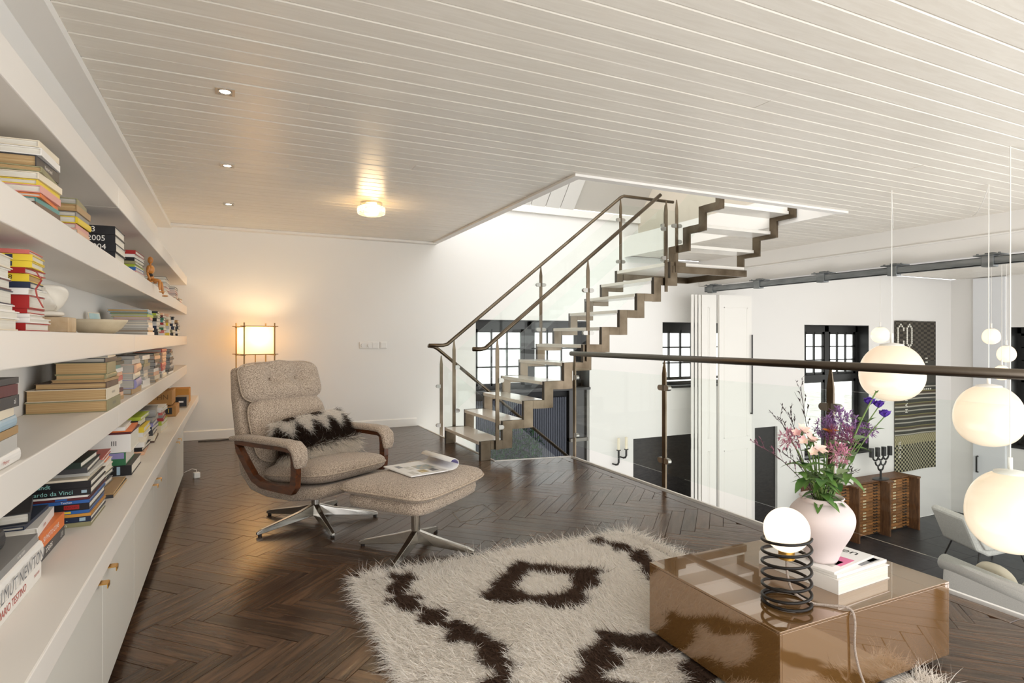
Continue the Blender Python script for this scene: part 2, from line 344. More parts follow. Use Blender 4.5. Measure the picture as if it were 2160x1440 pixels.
# beam between the two ceilings
tag(MB().box((7.28, -.4, 2.08), (7.6, YW, CZ+.01)).box((7.255, -.4, 2.28), (7.28, YW, 2.30)).build('trim_5', white, bevel=.006), 'white downstand beam above the sliding door track', 'beam', kind='structure')
# upper storey seen through the opening
tag(MB().box((1.0, YW-.06, 3.06), (6.6, YW+.35, 3.16)).build('trim_6', white), 'white wall plate at the foot of the sloping roof', 'trim', kind='structure')
roof = MB(); th = R(48); yy, zz = YW-.05, 3.16; Lr = 5.2
roof.add([(1.0, yy+.02, zz+.02), (6.6, yy+.02, zz+.02), (6.6, yy+.02-Lr*math.cos(th), zz+.02+Lr*math.sin(th)), (1.0, yy+.02-Lr*math.cos(th), zz+.02+Lr*math.sin(th)),
          (1.0, yy+.15, zz+.17), (6.6, yy+.15, zz+.17), (6.6, yy+.15-Lr*math.cos(th), zz+.17+Lr*math.sin(th)), (1.0, yy+.15-Lr*math.cos(th), zz+.17+Lr*math.sin(th))],
         [(0, 3, 2, 1), (4, 5, 6, 7), (0, 1, 5, 4), (1, 2, 6, 5), (2, 3, 7, 6), (3, 0, 4, 7)])
roof = tag(roof.build('ceiling', M('roof_backing', '#c9c5bd', .9)), 'white boarded sloping roof above the stairs', 'ceiling', kind='structure')
rw = M('roof_board_paint', '#e6e4df', .5)
for i in range(15):
    o = MB().box((0, 0, -.012), (.238, Lr, 0)).build('roof_board', rw, roof); o.matrix_basis = Matrix.Translation((1.0+i*.25, yy, zz)) @ Matrix(((1, 0, 0, 0), (0, -math.cos(th), -math.sin(th), 0), (0, math.sin(th), -math.cos(th), 0), (0, 0, 0, 1))).to_4x4()
tag(MB().box((6.0, 3.2, CZ+.3), (6.2, YW, 5.2)).build('wall_upper', M('beige_plaster', '#d9d0c0', .7)), 'beige wall of the upper storey beside the stairs', 'wall', kind='structure')
# lower floor: slate tiles
lf = tag(MB().box((2.2, .9, -3.0), (14.8, YW, -2.728)).build('floor', M('slate_joint', '#17181a', .9)), 'dark slate tile floor of the lower hall', 'floor', kind='structure')
slate = wood('dark_slate', '#2e3033', '#3f4145', .42, scale=(2, 2, 2), rnd=.12, bump=.12)
tm = MB().box((.003, .003, -.01), (.897, .897, 0)).mesh('tile'); tm.materials.append(slate)
for i in range(9):
    for j in range(6):
        o = link(bpy.data.objects.new('tile', tm), lf); o.location = (6.6+i*.9, 2.43+j*.9, -2.719)
MB().box((2.3, .9, -2.727), (6.6, YW, -2.719)).box((6.6, .9, -2.727), (14.7, 2.43, -2.719)).build('tile_field', slate, lf)
# ground outside
tag(MB().box((-6, 8.3, -3.2), (40, 40, -2.9)).build('ground', M('street_paving', '#b9b6b0', .8, var=(2, '#9d9a94'))), 'pale street paving outside the windows', 'ground', kind='structure')
# black windows
blk = M('black_window_paint', '#1d1d1c', .4); frost = glassmat('frosted_glass', (.95, .97, .96), .6, .45)
def window(n, x0, x1, z0, z1, low, label, axis='y', y0=YW):
    e = empty('window_%d' % n, (x0, y0, z0), 0, label, 'window', kind='structure')
    if axis == 'x': e.rotation_euler = (0, 0, -math.pi/2)
    w, h = x1-x0, z1-z0; fy0, fy1 = .24, .30
    f = MB().box((0, .005, h-.012), (w, .33, h-.001)).box((0, .005, .0), (.008, .33, h)).box((w-.008, .005, 0), (w, .33, h)).box((0, -.03, -.03), (w, .33, .008))
    for a, b in (((0, h-.13), (w, h)), ((0, 0), (.07, h)), ((w-.07, 0), (w, h)), ((0, 0), (w, .06)), ((w/2-.06, 0), (w/2+.06, h))): f.box((a[0], fy0, a[1]), (b[0], fy1, b[1]))
    zr = h-.13-3*.272-.05
    if low: f.box((0, fy0-.02, zr-.1), (w, fy1, zr))
    f.build('frame', blk, e)
    for s in (0, 1):
        c0 = .07+s*(w/2-.01); cw = w/2-.13; sm = MB(); cols = 3; pw = (cw-.06)/cols
        for k in range(cols+1): sm.box((c0+.03+k*pw-(.03 if k in (0, cols) else .011), fy0+.01, zr), (c0+.03+k*pw+(.03 if k in (0, cols) else .011), fy1-.01, h-.13))
        for k in range(4): sm.box((c0, fy0+.01, zr+.025+k*.272-(.025 if k in (0, 3) else .011)), (c0+cw, fy1-.01, zr+.025+k*.272+(.025 if k in (0, 3) else .011)))
        sash = sm.build('sash', blk, e)
        for i in range(cols):
            for j in range(3): MB().box((c0+.03+i*pw+.01, fy0+.025, zr+.03+j*.272+.008), (c0+.03+(i+1)*pw-.01, fy0+.031, zr+.03+(j+1)*.272-.01)).build('pane', frost if n == 1 or i == 2 else glass, sash)
        if low:
            l = MB().box((c0, fy0+.01, .06), (c0+.05, fy1-.01, zr-.1)).box((c0+cw-.05, fy0+.01, .06), (c0+cw, fy1-.01, zr-.1)).box((c0, fy0+.01, .06), (c0+cw, fy1-.01, .12)).box((c0, fy0+.01, zr-.16), (c0+cw, fy1-.01, zr-.1)).build('lower_sash', blk, e)
            MB().box((c0+.05, fy0+.025, .12), (c0+cw-.05, fy0+.031, zr-.16)).build('pane', glass, l)
    return e
window(1, *WIN[0][:2], .42, WIN[0][3], False, 'black framed window with frosted panes behind the stairs')
window(2, *WIN[1], False, 'black framed window beside the folding doors')
window(3, *WIN[2], True, 'tall black casement window behind the flowers')
w4 = window(4, 0, 1.96, -1.07, 1.42, True, 'black window in the end wall at the right edge', 'x'); w4.location = (14.74, 6.71, -1.07)
# dark ribbed panel under window 1 with shelves
rp = empty('trim_7', (3.14, YW+.1, -2.72), 0, 'dark blue ribbed panel below the window behind the stairs', 'panel', kind='structure')
ribm = M('dark_blue_ribs', '#3a3f4c', .5); MB().box((0, .06, 0), (1.92, .2, 3.13)).build('backing', M('dark_back', '#15161a', .7), rp)
rib = MB().box((0, 0, 0), (.021, .07, 3.0)).mesh('rib'); rib.materials.append(ribm)
for i in range(48):
    o = link(bpy.data.objects.new('rib', rib), rp); o.location = (.03+i*.032, .0, 0)
dk = MB(); dk.box((1.6, -.02, 0), (1.92, .06, 3.12))
dk.build('dark_glass', M('dark_glass', '#24211f', .15), rp)
for z in (.9, 1.35, 1.8, 2.3): MB().box((1.6, -.06, z), (1.92, .06, z+.05)).build('shelf_edge', M('grey_shelf', '#77736c', .5), rp)
# black doors of the lower level
for n, (a, b, c, d) in enumerate(DOORH):
    dm = MB().box((a, YW+.05, c), (b, YW+.12, d)); o = tag(dm.build('door_%d' % (n+1), wood('blackened_wood_%d' % n, '#141312', '#292624', .45, scale=(3, 3, 12), bump=.3)), ('wide blackened wood door left of the folding doors', 'narrow blackened wood door right of the folding doors')[n], 'door', kind='structure')
# cupboard door with handle in the end wall
d3 = tag(MB().box((14.66, 6.78, -2.7), (14.74, 7.37, 2.49)).build('door_3', M('cupboard_white', '#eceef0', .5)), 'white flush cupboard door with a black handle', 'door', kind='structure')
MB().tube([(14.66, 7.28, -1.72), (14.61, 7.28, -1.72), (14.61, 7.28, -1.38), (14.66, 7.28, -1.38)], .018, 6).build('handle', black, d3)
# ================================================================ SHELVES, CABINETS
SH = dict(top=(1.81, 1.91), A=(1.47, 1.565), B=(1.123, 1.218), C=(.78, .883))
for k, lab in (('top', 'thick white shelf board at the very top, empty'), ('A', 'thick white shelf board carrying the black yearbooks and the wooden figure'), ('B', 'thick white shelf board at eye level carrying the stone bowl'), ('C', 'thick white shelf board carrying the large old brown books')):
    z0, z1 = SH[k]; s = empty('wall_shelf', (-.63, 3, z0), 0, lab, 'shelf')
    for a, b in ((-.4, 3.3+.5*(k == 'B')), (3.3+.5*(k == 'B'), YW)):
        o = MB().box((-.15, a-3+.001, 0), (.145, b-3-.001, z1-z0)).build('shelf_board', shelfm, s, bevel=.004)
wt = MB().box((-.779, -.4, .453), (-.365, YW-.001, .525)).build('worktop', shelfm, bevel=.004); tag(wt, 'long white worktop over the low cabinets, stacked with books', 'worktop')
unit_l = ['low white double-door cabinet nearest the camera, cut by the frame', 'low white double-door cabinet beside the stack with the orange book', 'low white double-door cabinet opposite the armchair base', 'low white double-door cabinet at the far end, beside the skirting']
for n, (a, b) in enumerate(((.25, 1.588), (1.588, 2.915), (2.915, 4.262), (4.262, 5.65))):
    u = empty('cabinet', (-.57, a, 0), 0, unit_l[n], 'cabinet'); u['group'] = 'low cabinets under the worktop'
    L_ = b-a
    MB().box((-.208, .001, .06), (.175, L_-.001, .452)).build('body', cabm, u)
    MB().box((-.2, .01, 0), (.14, L_-.01, .06)).build('plinth', black, u)
    for s in (0, 1):
        d = MB().box((.176, s*L_/2+.002, .055), (.196, (s+1)*L_/2-.002, .446)).build('door', cabm, u, bevel=.0015)
        yc = L_/2-.075 if s == 0 else L_/2+.075
        MB().sweep([(.18, yc, .4475), (.222, yc, .4475), (.224, yc, .446), (.224, yc, .434)], .036, .0025, side=(0, 1, 0)).build('handle', brass, d)
# ================================================================ BOOKS
CO = {'white': '#e9e5df', 'cream': '#e2d6bf', 'black': '#17161a', 'charcoal': '#3a393b', 'grey': '#8d8b88', 'pale grey': '#bfbcb6', 'brown': '#5a4335', 'tan': '#ab8a5e', 'ochre': '#c98f3a', 'yellow': '#e3c52f', 'orange': '#dd7430', 'red': '#a3201f', 'maroon': '#5a2227', 'pink': '#d99a92', 'coral': '#c9655b', 'teal': '#3f8d8c', 'green': '#2e6b45', 'dark green': '#1f2f27', 'lime': '#aebf3a', 'navy': '#1c2740', 'blue': '#2d5fa3', 'pale blue': '#9db6c4', 'lilac': '#8d86b3', 'khaki': '#8f8a66', 'peach': '#e0b08e'}
BM = {k: M('cover_'+k.replace(' ', '_'), v, .4, bump=(60, .02)) for k, v in CO.items()}
pageW = M('book_pages_white', '#e8e3d8', .8, var=(3, '#d6cfc0'), stretch=(.3, .3, 160), bump=(4, .25)); pageT = M('book_pages_tan', '#cdb083', .8, var=(3, '#a88352'), stretch=(.3, .3, 160), bump=(4, .25))
pageG = M('book_pages_grey', '#c4bfb4', .8, var=(3, '#a8a298'), stretch=(.3, .3, 160), bump=(4, .25))
inkW = M('ink_white', '#f2efe8', .5); inkK = M('ink_black', '#1a1a1a', .5); inkR = M('ink_red', '#b5392c', .5); inkC = M('ink_cyan', '#8fc7c0', .5); inkG = M('ink_grey', '#6f7075', .5); inkY = M('ink_yellow', '#e6c94a', .5)
ORD = ['bottom', 'second from bottom', 'third from bottom', 'fourth from bottom', 'fifth from bottom', 'sixth from bottom', 'seventh from bottom', 'eighth from bottom', 'ninth from bottom', 'tenth from bottom', 'eleventh from bottom', 'twelfth from bottom', 'thirteenth from bottom', 'fourteenth from bottom']
def book(L, Wd, T, col, pages=None, round_spine=False, soft=False):
    """closed book lying flat: spine along local y on the +x side, base at z=0"""
    b = .0011 if soft else .0028; ov = .0 if soft else .004; m = MB(); x0, x1 = -Wd/2, Wd/2; y0, y1 = -L/2, L/2
    m.box((x0, y0, 0), (x1-b, y1, b)).box((x0, y0, T-b), (x1-b, y1, T))
    if round_spine and T > .02:
        prof = [(x1-b+.35*T*math.sin(math.pi*i/6)*.55, T*(1-math.cos(math.pi*i/6))/2) for i in range(7)]
        m.prism([(x1-.004-b, 0)]+prof+[(x1-.004-b, T)], y0, y1, Matrix(((1, 0, 0), (0, 0, 1), (0, 1, 0))))
    else: m.box((x1-b, y0, 0), (x1, y1, T))
    o = m.build('book', BM[col] if isinstance(col, str) else col)
    MB().box((x0+ov, y0+ov, b), (x1-b-.001, y1-ov, T-b)).build('pages', pages or pageW, o); return o
def spine_text(b, s, Wd, size, y=0, z=0, mat=None, flip=False, sx=1., off=.0012):
    text(b, s, size, (Wd/2+off, y, z), (R(90), math.pi if flip else 0, R(90)), mat or inkW, sx=sx)
def stack(z, yc, xf, mode, items, desc, group, seed=0):
    """mode 's': spines to the room (+x); 'p': fore-edges to the room; 'n': spines towards the near end (-y); 'e': tails to the near end, spine away from wall kept as 's'
    items: (thickness, colour, L, W, pages, text spec...)"""
    rnd = random.Random(seed+int(z*100)+int(yc*100)); out = []
    for i, it in enumerate(items):
        T, col, L, Wd = it[:4]; pg = it[4] if len(it) > 4 else None; opt = it[5] if len(it) > 5 else {}
        b = book(L, Wd, T-.0006, col, pg, opt.get('round', False), opt.get('soft', False))
        j = opt.get('j', rnd.uniform(-.010, .010)); r = opt.get('r', rnd.uniform(-3, 3))
        if mode == 's': x = xf-Wd/2-abs(j)-opt.get('in', 0); y = yc+j+opt.get('dy', 0); rz = 0
        elif mode == 'p': x = xf-Wd/2-abs(j)-opt.get('in', 0); y = yc+j+opt.get('dy', 0); rz = 180
        else: x = xf-L/2-abs(j)-opt.get('in', 0); y = yc+Wd/2+j+opt.get('dy', 0); rz = -90
        if mode != 'n' and opt.get('m') == 'n': x = xf-L/2-abs(j)-opt.get('in', 0); rz = -90
        b.location = (max(x, -.775+(Wd if rz != -90 else L)/2+.004), y, z+.0004); b.rotation_euler = (0, 0, R(rz+r))
        z += T
        place = 'top' if i == len(items)-1 and i > 0 else ORD[min(i, 13)]
        tag(b, '%s book, %s of %s' % (col, place, desc), 'book', group)
        for tx in opt.get('t', ()): spine_text(b, tx[0], Wd, tx[1], tx[2] if len(tx) > 2 else 0, (T-.0006)/2+(tx[5] if len(tx) > 5 else 0), tx[3] if len(tx) > 3 else inkW, False if len(tx) < 5 else tx[4], off=.0008+(.19*T*.55*1.9 if opt.get('round') else 0))
        for sw in opt.get('sw', ()):       # coloured patch on the spine: (colour, y, width, height, z offset)
            zo = sw[4] if len(sw) > 4 else 0
            MB().box((Wd/2-.0002, sw[1]-sw[2]/2, T/2-sw[3]/2+zo), (Wd/2+.0006, sw[1]+sw[2]/2, T/2+sw[3]/2+zo)).build('spine_patch', BM[sw[0]], b)
        out.append(b)
    return z
G_A, G_B, G_C, G_D = 'books on the upper shelf', 'books on the eye-level shelf', 'books on the lower shelf', 'books on the worktop'
A, B_, C_, D_ = 1.565, 1.218, .883, .525; FX = -.495
def gen(cols, n, T, L, Wd, seed, pg=None, **kw):
    r = random.Random(seed); return [(r.uniform(*T), cols[i % len(cols)], r.uniform(*L), r.uniform(*Wd), pg, dict(kw)) for i in range(n)]
# --- upper shelf
stack(A, 2.21, FX, 's', [(.022, 'brown', .22, .22), (.016, 'teal', .21, .2), (.012, 'orange', .21, .21), (.022, 'pink', .2, .2), (.016, 'yellow', .21, .2, None), (.020, 'cream', .21, .21, pageW), (.016, 'khaki', .22, .21, pageT), (.034, 'charcoal', .21, .2, pageT, {'t': [('Nederland', .016, 0, inkW)]}), (.022, 'white', .2, .24), (.02, 'cream', .19, .25)], 'nearest stack on the upper shelf', G_A)
stack(A, 2.65, FX, 's', [(.022, 'peach', .2, .2), (.018, 'pink', .2, .21), (.024, 'yellow', .2, .21, None, {'round': 1}), (.018, 'grey', .2, .2), (.024, 'tan', .21, .2, pageT), (.022, 'khaki', .2, .22, pageG)], 'second stack on the upper shelf', G_A)
nm = [('KS 2003',), ('KS 2004',), ('KS 2005',), ('KS 93',)]
stack(A, 3.31, FX, 'n', [(.04, 'black', .27, .28, pageW, {'t': [(s[0], .036, .035 if i < 3 else .015, inkW)], 'in': .02*(i == 3)-.0, 'r': 0}) for i, s in enumerate(nm)], 'large yearbook stack on the upper shelf', G_A)
stack(A, 3.98, FX, 'n', [(.02, 'pink', .2, .3), (.02, 'blue', .2, .28), (.016, 'lime', .2, .3), (.018, 'khaki', .2, .27), (.022, 'black', .19, .3), (.018, 'white', .2, .3), (.022, 'red', .21, .29)], 'red-topped stack on the upper shelf', G_A)
stack(A, 4.95, FX-.1, 'p', gen(['grey', 'white', 'pale grey', 'black', 'cream', 'grey', 'tan', 'brown'], 8, (.015, .022), (.3, .34), (.15, .17), 3), 'stack behind the wooden figure', G_A)
stack(A, 5.75, FX, 'p', gen(['white', 'cream', 'pink', 'white', 'grey', 'cream', 'charcoal'], 7, (.016, .022), (.34, .4), (.18, .22), 4), 'stack right of the wooden figure', G_A)
stack(A, 6.65, FX, 'p', gen(['tan', 'pink', 'grey', 'coral', 'white', 'charcoal'], 6, (.016, .024), (.3, .36), (.18, .22), 5), 'farthest tall stack on the upper shelf', G_A)
stack(A, 7.2, FX, 's', gen(['pink', 'white', 'tan'], 3, (.014, .018), (.22, .26), (.16, .2), 6), 'small last stack on the upper shelf', G_A)
# --- eye-level shelf
stack(B_, 1.80, FX, 'p', [(.028, 'cream', .24, .2), (.02, 'white', .22, .19), (.016, 'white', .21, .19), (.036, 'navy', .2, .2, pageW), (.026, 'maroon', .17, .2, pageW), (.026, 'white', .16, .2), (.03, 'cream', .14, .22)], 'nearest stack on the eye-level shelf', G_B)
stack(B_, 2.0, FX, 'n', [(.022, 'red', .17, .2), (.014, 'white', .17, .2), (.012, 'white', .17, .18), (.014, 'red', .17, .16), (.036, 'red', .17, .16), (.018, 'white', .16, .16), (.018, 'navy', .17, .15), (.022, 'yellow', .18, .16, pageT, {'t': [('8', .018, .05, inkK)]}), (.016, 'red', .19, .16), (.018, 'yellow', .19, .15, None, {'sw': [('navy', .045, .016, .013)]}), (.018, 'yellow', .19, .15, None, {'sw': [('navy', .045, .016, .013)]}), (.012, 'coral', .18, .16)], 'red and yellow stack on eye-level shelf', G_B)
stack(B_, 4.62, FX, 's', [(.02, 'white', .26, .2, pageG), (.012, 'tan', .25, .2, pageG)]+[(.017, ['pale grey', 'white', 'cream', 'pale grey', 'pink'][i % 5], .26, .2, pageG) for i in range(5)]+[(.018, 'lime', .25, .2, pageG), (.012, 'teal', .26, .21, pageT), (.02, 'pale blue', .26, .22, pageT)], 'pale stack right of the stone bowl', G_B)
stack(B_, 5.02, FX, 'n', [(.026, 'black', .16, .2), (.02, 'charcoal', .16, .2), (.024, 'navy', .15, .2), (.007, 'white', .15, .2), (.024, 'pale grey', .15, .2), (.026, 'black', .16, .2), (.018, 'khaki', .16, .2), (.016, 'lime', .17, .2), (.016, 'black', .18, .22)], 'dark and lime stack on eye-level shelf', G_B)
stack(B_, 5.42, FX, 'n', gen(['white', 'coral', 'green', 'cream', 'red', 'teal', 'green', 'maroon', 'peach'], 9, (.018, .023), (.13, .16), (.2, .24), 8), 'green and red stack on eye-level shelf', G_B)
stack(B_, 5.85, FX, 'n', gen(['yellow', 'white', 'pale grey', 'yellow', 'tan', 'cream', 'peach'], 7, (.022, .03), (.15, .18), (.2, .24), 9), 'yellowish stack on the eye-level shelf', G_B)
stack(B_, 6.3, FX, 'n', gen(['charcoal', 'khaki', 'navy', 'navy', 'white', 'black'], 6, (.024, .034), (.15, .18), (.24, .3), 10), 'navy stack on the eye-level shelf', G_B)
stack(B_, 6.75, FX, 'n', gen(['black', 'white', 'black', 'charcoal', 'black', 'brown', 'tan'], 7, (.018, .03), (.18, .22), (.26, .3), 11), 'black stack at far end, eye-level shelf', G_B)
# --- lower shelf
stack(C_, 1.80, FX, 's', [(.034, 'white', .25, .2, None, {'round': 1, 't': [('Meisner', .013, 0, inkR)]}), (.036, 'pale grey', .24, .2), (.02, 'tan', .26, .2), (.03, 'pale blue', .22, .19, None, {'round': 1}), (.022, 'cream', .2, .18), (.03, 'charcoal', .22, .18, None, {'t': [('al', .02, .08, inkW)]}), (.028, 'maroon', .24, .2), (.016, 'charcoal', .24, .2)], 'near-end stack on the lower shelf', G_C)
stack(C_, 3.20, FX+.002, 's', [(.048, 'khaki', .33, .284, pageT, {'j': 0, 'r': 0, 't': [('VERZAMELD', .016, 0, inkG)]}), (.05, 'cream', .31, .28, pageT, {'j': .003, 'r': 0, 't': [('DE NATUUR', .014, 0, inkG)]}), (.026, 'brown', .28, .25, pageT, {'j': 0}), (.013, 'tan', .27, .19, pageT, {'j': .002}), (.022, 'khaki', .27, .18, pageT, {'j': .004, 'round': 1}), (.05, 'khaki', .26, .185, pageT, {'j': .005}), (.02, 'charcoal', .25, .19, pageG, {'round': 1}), (.018, 'cream', .25, .2, pageG), (.014, 'pale grey', .24, .16, pageG)], 'large old brown stack on the lower shelf', G_C)
stack(C_, 3.55, FX-.02, 's', gen(['tan', 'peach', 'maroon', 'white', 'cream', 'coral', 'peach', 'white', 'teal', 'dark green', 'dark green'], 11, (.018, .024), (.19, .22), (.16, .2), 12, pageT), 'pinkish stack behind the old brown books', G_C)
stack(C_, 4.02, FX, 's', [(.032, 'tan', .3, .14, pageG), (.05, 'lilac', .3, .17, pageG, {'round': 1}), (.036, 'cream', .3, .18, pageG, {'round': 1}), (.05, 'peach', .3, .17, pageG, {'round': 1}), (.026, 'pale grey', .28, .16, pageG), (.02, 'grey', .28, .16, pageG)], 'rounded-spine stack on the lower shelf', G_C)
stack(C_, 4.5, FX-.01, 's', gen(['white', 'white', 'pale grey', 'cream', 'pale grey', 'grey', 'khaki', 'khaki', 'white'], 9, (.018, .028), (.24, .3), (.18, .22), 13, pageG), 'pale stack mid-way on the lower shelf', G_C)
stack(C_, 5.0, FX, 's', gen(['tan', 'cream', 'peach', 'white', 'charcoal', 'pale grey', 'charcoal', 'peach', 'dark green'], 9, (.016, .03), (.22, .3), (.16, .2), 14, pageG), 'mixed stack before the coral stack, lower shelf', G_C)
stack(C_, 5.5, FX, 's', gen(['cream', 'white', 'coral', 'coral', 'peach', 'peach', 'peach', 'coral'], 8, (.018, .034), (.26, .32), (.16, .2), 15, pageG, round=1), 'coral stack on the lower shelf', G_C)
stack(C_, 6.15, FX, 's', gen(['white', 'black', 'charcoal', 'grey', 'pale grey', 'charcoal', 'grey', 'navy', 'charcoal', 'pale blue', 'grey', 'black', 'maroon', 'peach'], 13, (.012, .02), (.3, .34), (.2, .24), 16, pageG), 'magazine stack at far end of lower shelf', G_C)
# --- worktop
wx = -.49
stack(D_, 1.88, wx, 's', [(.045, 'white', .40, .24, None, {'j': 0, 'r': 0, 't': [('BY MARIO TESTINO', .028, -.06, inkR), ('TASCHEN', .011, .155, inkR)]}), (.062, 'white', .38, .25, None, {'j': .0, 'r': 0, 'round': 1, 't': [('HELMUT NEWTON', .046, -.03, inkG)]}), (.022, 'grey', .35, .22, None, {'t': [('in my studio', .012, .03, inkW)]}), (.05, 'charcoal', .26, .22, None, {'round': 1, 'in': .05, 'dy': -.06}), (.03, 'cream', .24, .2, None, {'in': .07, 'dy': -.07})], 'nearest stack on the worktop', G_D)
stack(D_, 2.335, wx-.03, 's', [(.036, 'charcoal', .29, .24, None, {'j': 0, 'r': 0, 't': [('select', .032, -.045, inkW, True), ('017', .022, .105, inkW, True)]}), (.046, 'orange', .28, .23, None, {'j': 0, 'r': 0, 'round': 0, 't': [('50 PHOTO ICONS', .022, -.02, inkW)]}), (.030, 'white', .26, .24, None, {'in': .035, 'dy': -.03, 'r': 4, 't': [('icoon', .016, -.03, inkR)]}), (.012, 'navy', .25, .22, None, {'in': .06, 'dy': -.03}), (.03, 'charcoal', .25, .2, None, {'in': .055, 'r': 12, 'dy': -.02, 't': [('ONTSNAPT', .012, 0, M('ink_orange', '#c9763d', .5))]})], 'orange-book stack on the worktop', G_D)
tas = lambda c, m_: {'sw': [(c, .075, .04, .0085)], 'r': 0}
stack(D_, 2.565, -.468, 'n', [(.016, 'khaki', .31, .27, None, {'j': 0, 'r': 0, 't': [('Taschen', .015, .06, inkW)]}), (.02, 'navy', .31, .28, None, {'j': 0, 'r': 0, 't': [('van Gogh -', .019, .045, inkC)], 'sw': [('pale blue', .13, .018, .012)]}), (.011, 'ochre', .31, .28, None, {'j': 0, 'r': 0, 't': [('Open Kunst Collectie', .008, .04, inkK)]}), (.012, 'blue', .305, .27, None, {'j': .002, 'r': 0, 'sw': [('yellow', .08, .036, .007)]}), (.024, 'black', .305, .29, None, {'j': .003, 'r': 0, 'sw': [('red', .1, .045, .015)], 't': [('TASCHEN', .009, .1, inkK)]}), (.012, 'blue', .305, .3, None, {'j': .002, 'r': 0, 't': [('Taschen', .01, .085, inkW)]}), (.009, 'maroon', .305, .3, None, {'j': .003, 'r': 0, 'sw': [('blue', .07, .035, .006)]}), (.008, 'white', .3, .29, None, {'j': .004, 'r': 0}), (.026, 'black', .31, .28, None, {'j': 0, 'r': 0, 't': [('Leonardo da Vinci', .021, .025, inkC)], 'sw': [('pale blue', .135, .016, .01)]}), (.024, 'black', .31, .27, None, {'j': .0, 'r': 0, 't': [('Rembrandt', .021, -.01, inkC)]}), (.008, 'cream', .3, .3, None, {'j': .004}), (.014, 'pale grey', .29, .24, None, {'dy': .05}), (.02, 'charcoal', .29, .28, None, {'in': .03, 'dy': .03}), (.022, 'dark green', .28, .26, None, {'in': .055, 'dy': .02})], 'art book stack on the worktop', G_D)
stack(D_, 2.97, -.452, 'n', [(.012, 'charcoal', .28, .34, pageT, {'soft': 1}), (.008, 'tan', .27, .33, pageT, {'soft': 1})], 'low pair beside the art books, worktop', G_D)
stack(D_+.022, 3.0, -.5, 'n', [(.02, 'grey', .25, .26), (.018, 'black', .25, .25), (.02, 'dark green', .24, .25), (.024, 'cream', .25, .26, None, {'t': [('Kokkinos', .014, .05, inkK)]}), (.024, 'white', .25, .25), (.02, 'orange', .24, .25), (.016, 'coral', .24, .26)], 'pile behind the art books on worktop', G_D)
stack(D_, 3.42, -.449, 'n', [(.05, 'black', .3, .33, None, {'j': 0, 'r': 0, 'sw': [('pale blue', .095, .014, .04)]}), (.064, 'green', .24, .3, None, {'j': .005, 'r': 0, 'in': .02, 'sw': [('lilac', 0, .225, .028, .015)]}), (.088, 'white', .25, .3, None, {'j': .004, 'r': 0, 'in': .0, 't': [('III', .034, .055, inkK)]}), (.01, 'maroon', .25, .3, None, {'j': .004}), (.008, 'orange', .25, .3, None, {'j': .006}), (.018, 'white', .23, .27, None, {'in': .03}), (.012, 'cream', .22, .25, None, {'in': .05})], 'tall box-book stack on the worktop', G_D)
stack(D_, 3.98, -.46, 'n', [(.02, 'peach', .18, .34, None), (.022, 'black', .17, .3), (.03, 'white', .17, .3), (.03, 'cream', .17, .3), (.026, 'white', .17, .3), (.03, 'yellow', .18, .32), (.04, 'black', .2, .3, None, {'in': .02}), (.02, 'lime', .18, .32, None, {'in': .01})], 'yellow-spined stack on the worktop', G_D)
stack(D_, 4.40, -.455, 'n', [(.012, 'brown', .2, .36), (.036, 'cream', .18, .32), (.03, 'charcoal', .18, .3), (.026, 'navy', .18, .3), (.024, 'lilac', .18, .3), (.036, 'grey', .2, .3, pageG, {'round': 1}), (.05, 'grey', .2, .28, pageG, {'round': 1})], 'grey and navy stack on the worktop', G_D)
stack(D_, 4.86, -.45, 'n', [(.05, 'cream', .12, .32), (.03, 'lime', .12, .3), (.022, 'red', .15, .34), (.02, 'grey', .15, .32), (.02, 'coral', .15, .3), (.02, 'white', .14, .3), (.016, 'white', .14, .28)], 'red book stack before the cardboard boxes', G_D)
stack(D_, 7.42, -.43, 's', [(.016, 'coral', .2, .14), (.014, 'white', .2, .14), (.014, 'peach', .19, .13)], 'last small stack by the far wall', G_D)
# boxes at the far end
card = M('brown_cardboard', '#b5874f', .75, var=(8, '#a77a45')); 
def carton(loc, dim, label, m=card, rz=0, lid=True):
    e = empty('storage_box', loc, R(rz), label, 'box'); MB().box((-dim[0]/2, -dim[1]/2, 0), (dim[0]/2, dim[1]/2, dim[2]-.012)).build('box_body', m, e, bevel=.003)
    if lid: MB().box((-dim[0]/2-.003, -dim[1]/2-.003, dim[2]-.035), (dim[0]/2+.003, dim[1]/2+.003, dim[2])).build('lid', m, e, bevel=.003)
    return e
c1 = carton((-.575, 5.98, D_), (.27, .36, .10), 'lower brown cardboard box with black number tiles on the worktop', lid=False)
for i, ch in enumerate('1881'):
    pl = MB().box((-.12+i*.058, -.1815, .022), (-.068+i*.058, -.18, .078)).build('number_tile', BM['black'], c1); text(pl, ch, .05, (-.094+i*.058, -.1822, .05), (R(90), 0, 0), inkY, name='numeral')
c2 = carton((-.60, 5.98, D_+.1006), (.26, .34, .13), 'upper brown cardboard box with printed letters on the worktop', lid=False)
text(c2, 'HN', .06, (.06, -.1712, .065), (R(90), 0, 0), M('ink_brown', '#6b4a25', .6))
c3 = carton((-.45, 6.62, D_), (.1, .24, .115), 'narrow black and tan box standing behind the cardboard boxes', M('taupe_card', '#a08c74', .7), lid=False); MB().box((-.046, -.122, .012), (.046, -.1205, .105)).build('front_label', BM['black'], c3); MB().box((-.02, -.1232, .05), (.02, -.1222, .066)).build('card_slot', BM['white'], c3)
c4 = carton((-.5, 7.08, D_), (.18, .26, .16), 'ochre box with an open top near the far wall', M('ochre_card', '#c48a3c', .7), lid=False)
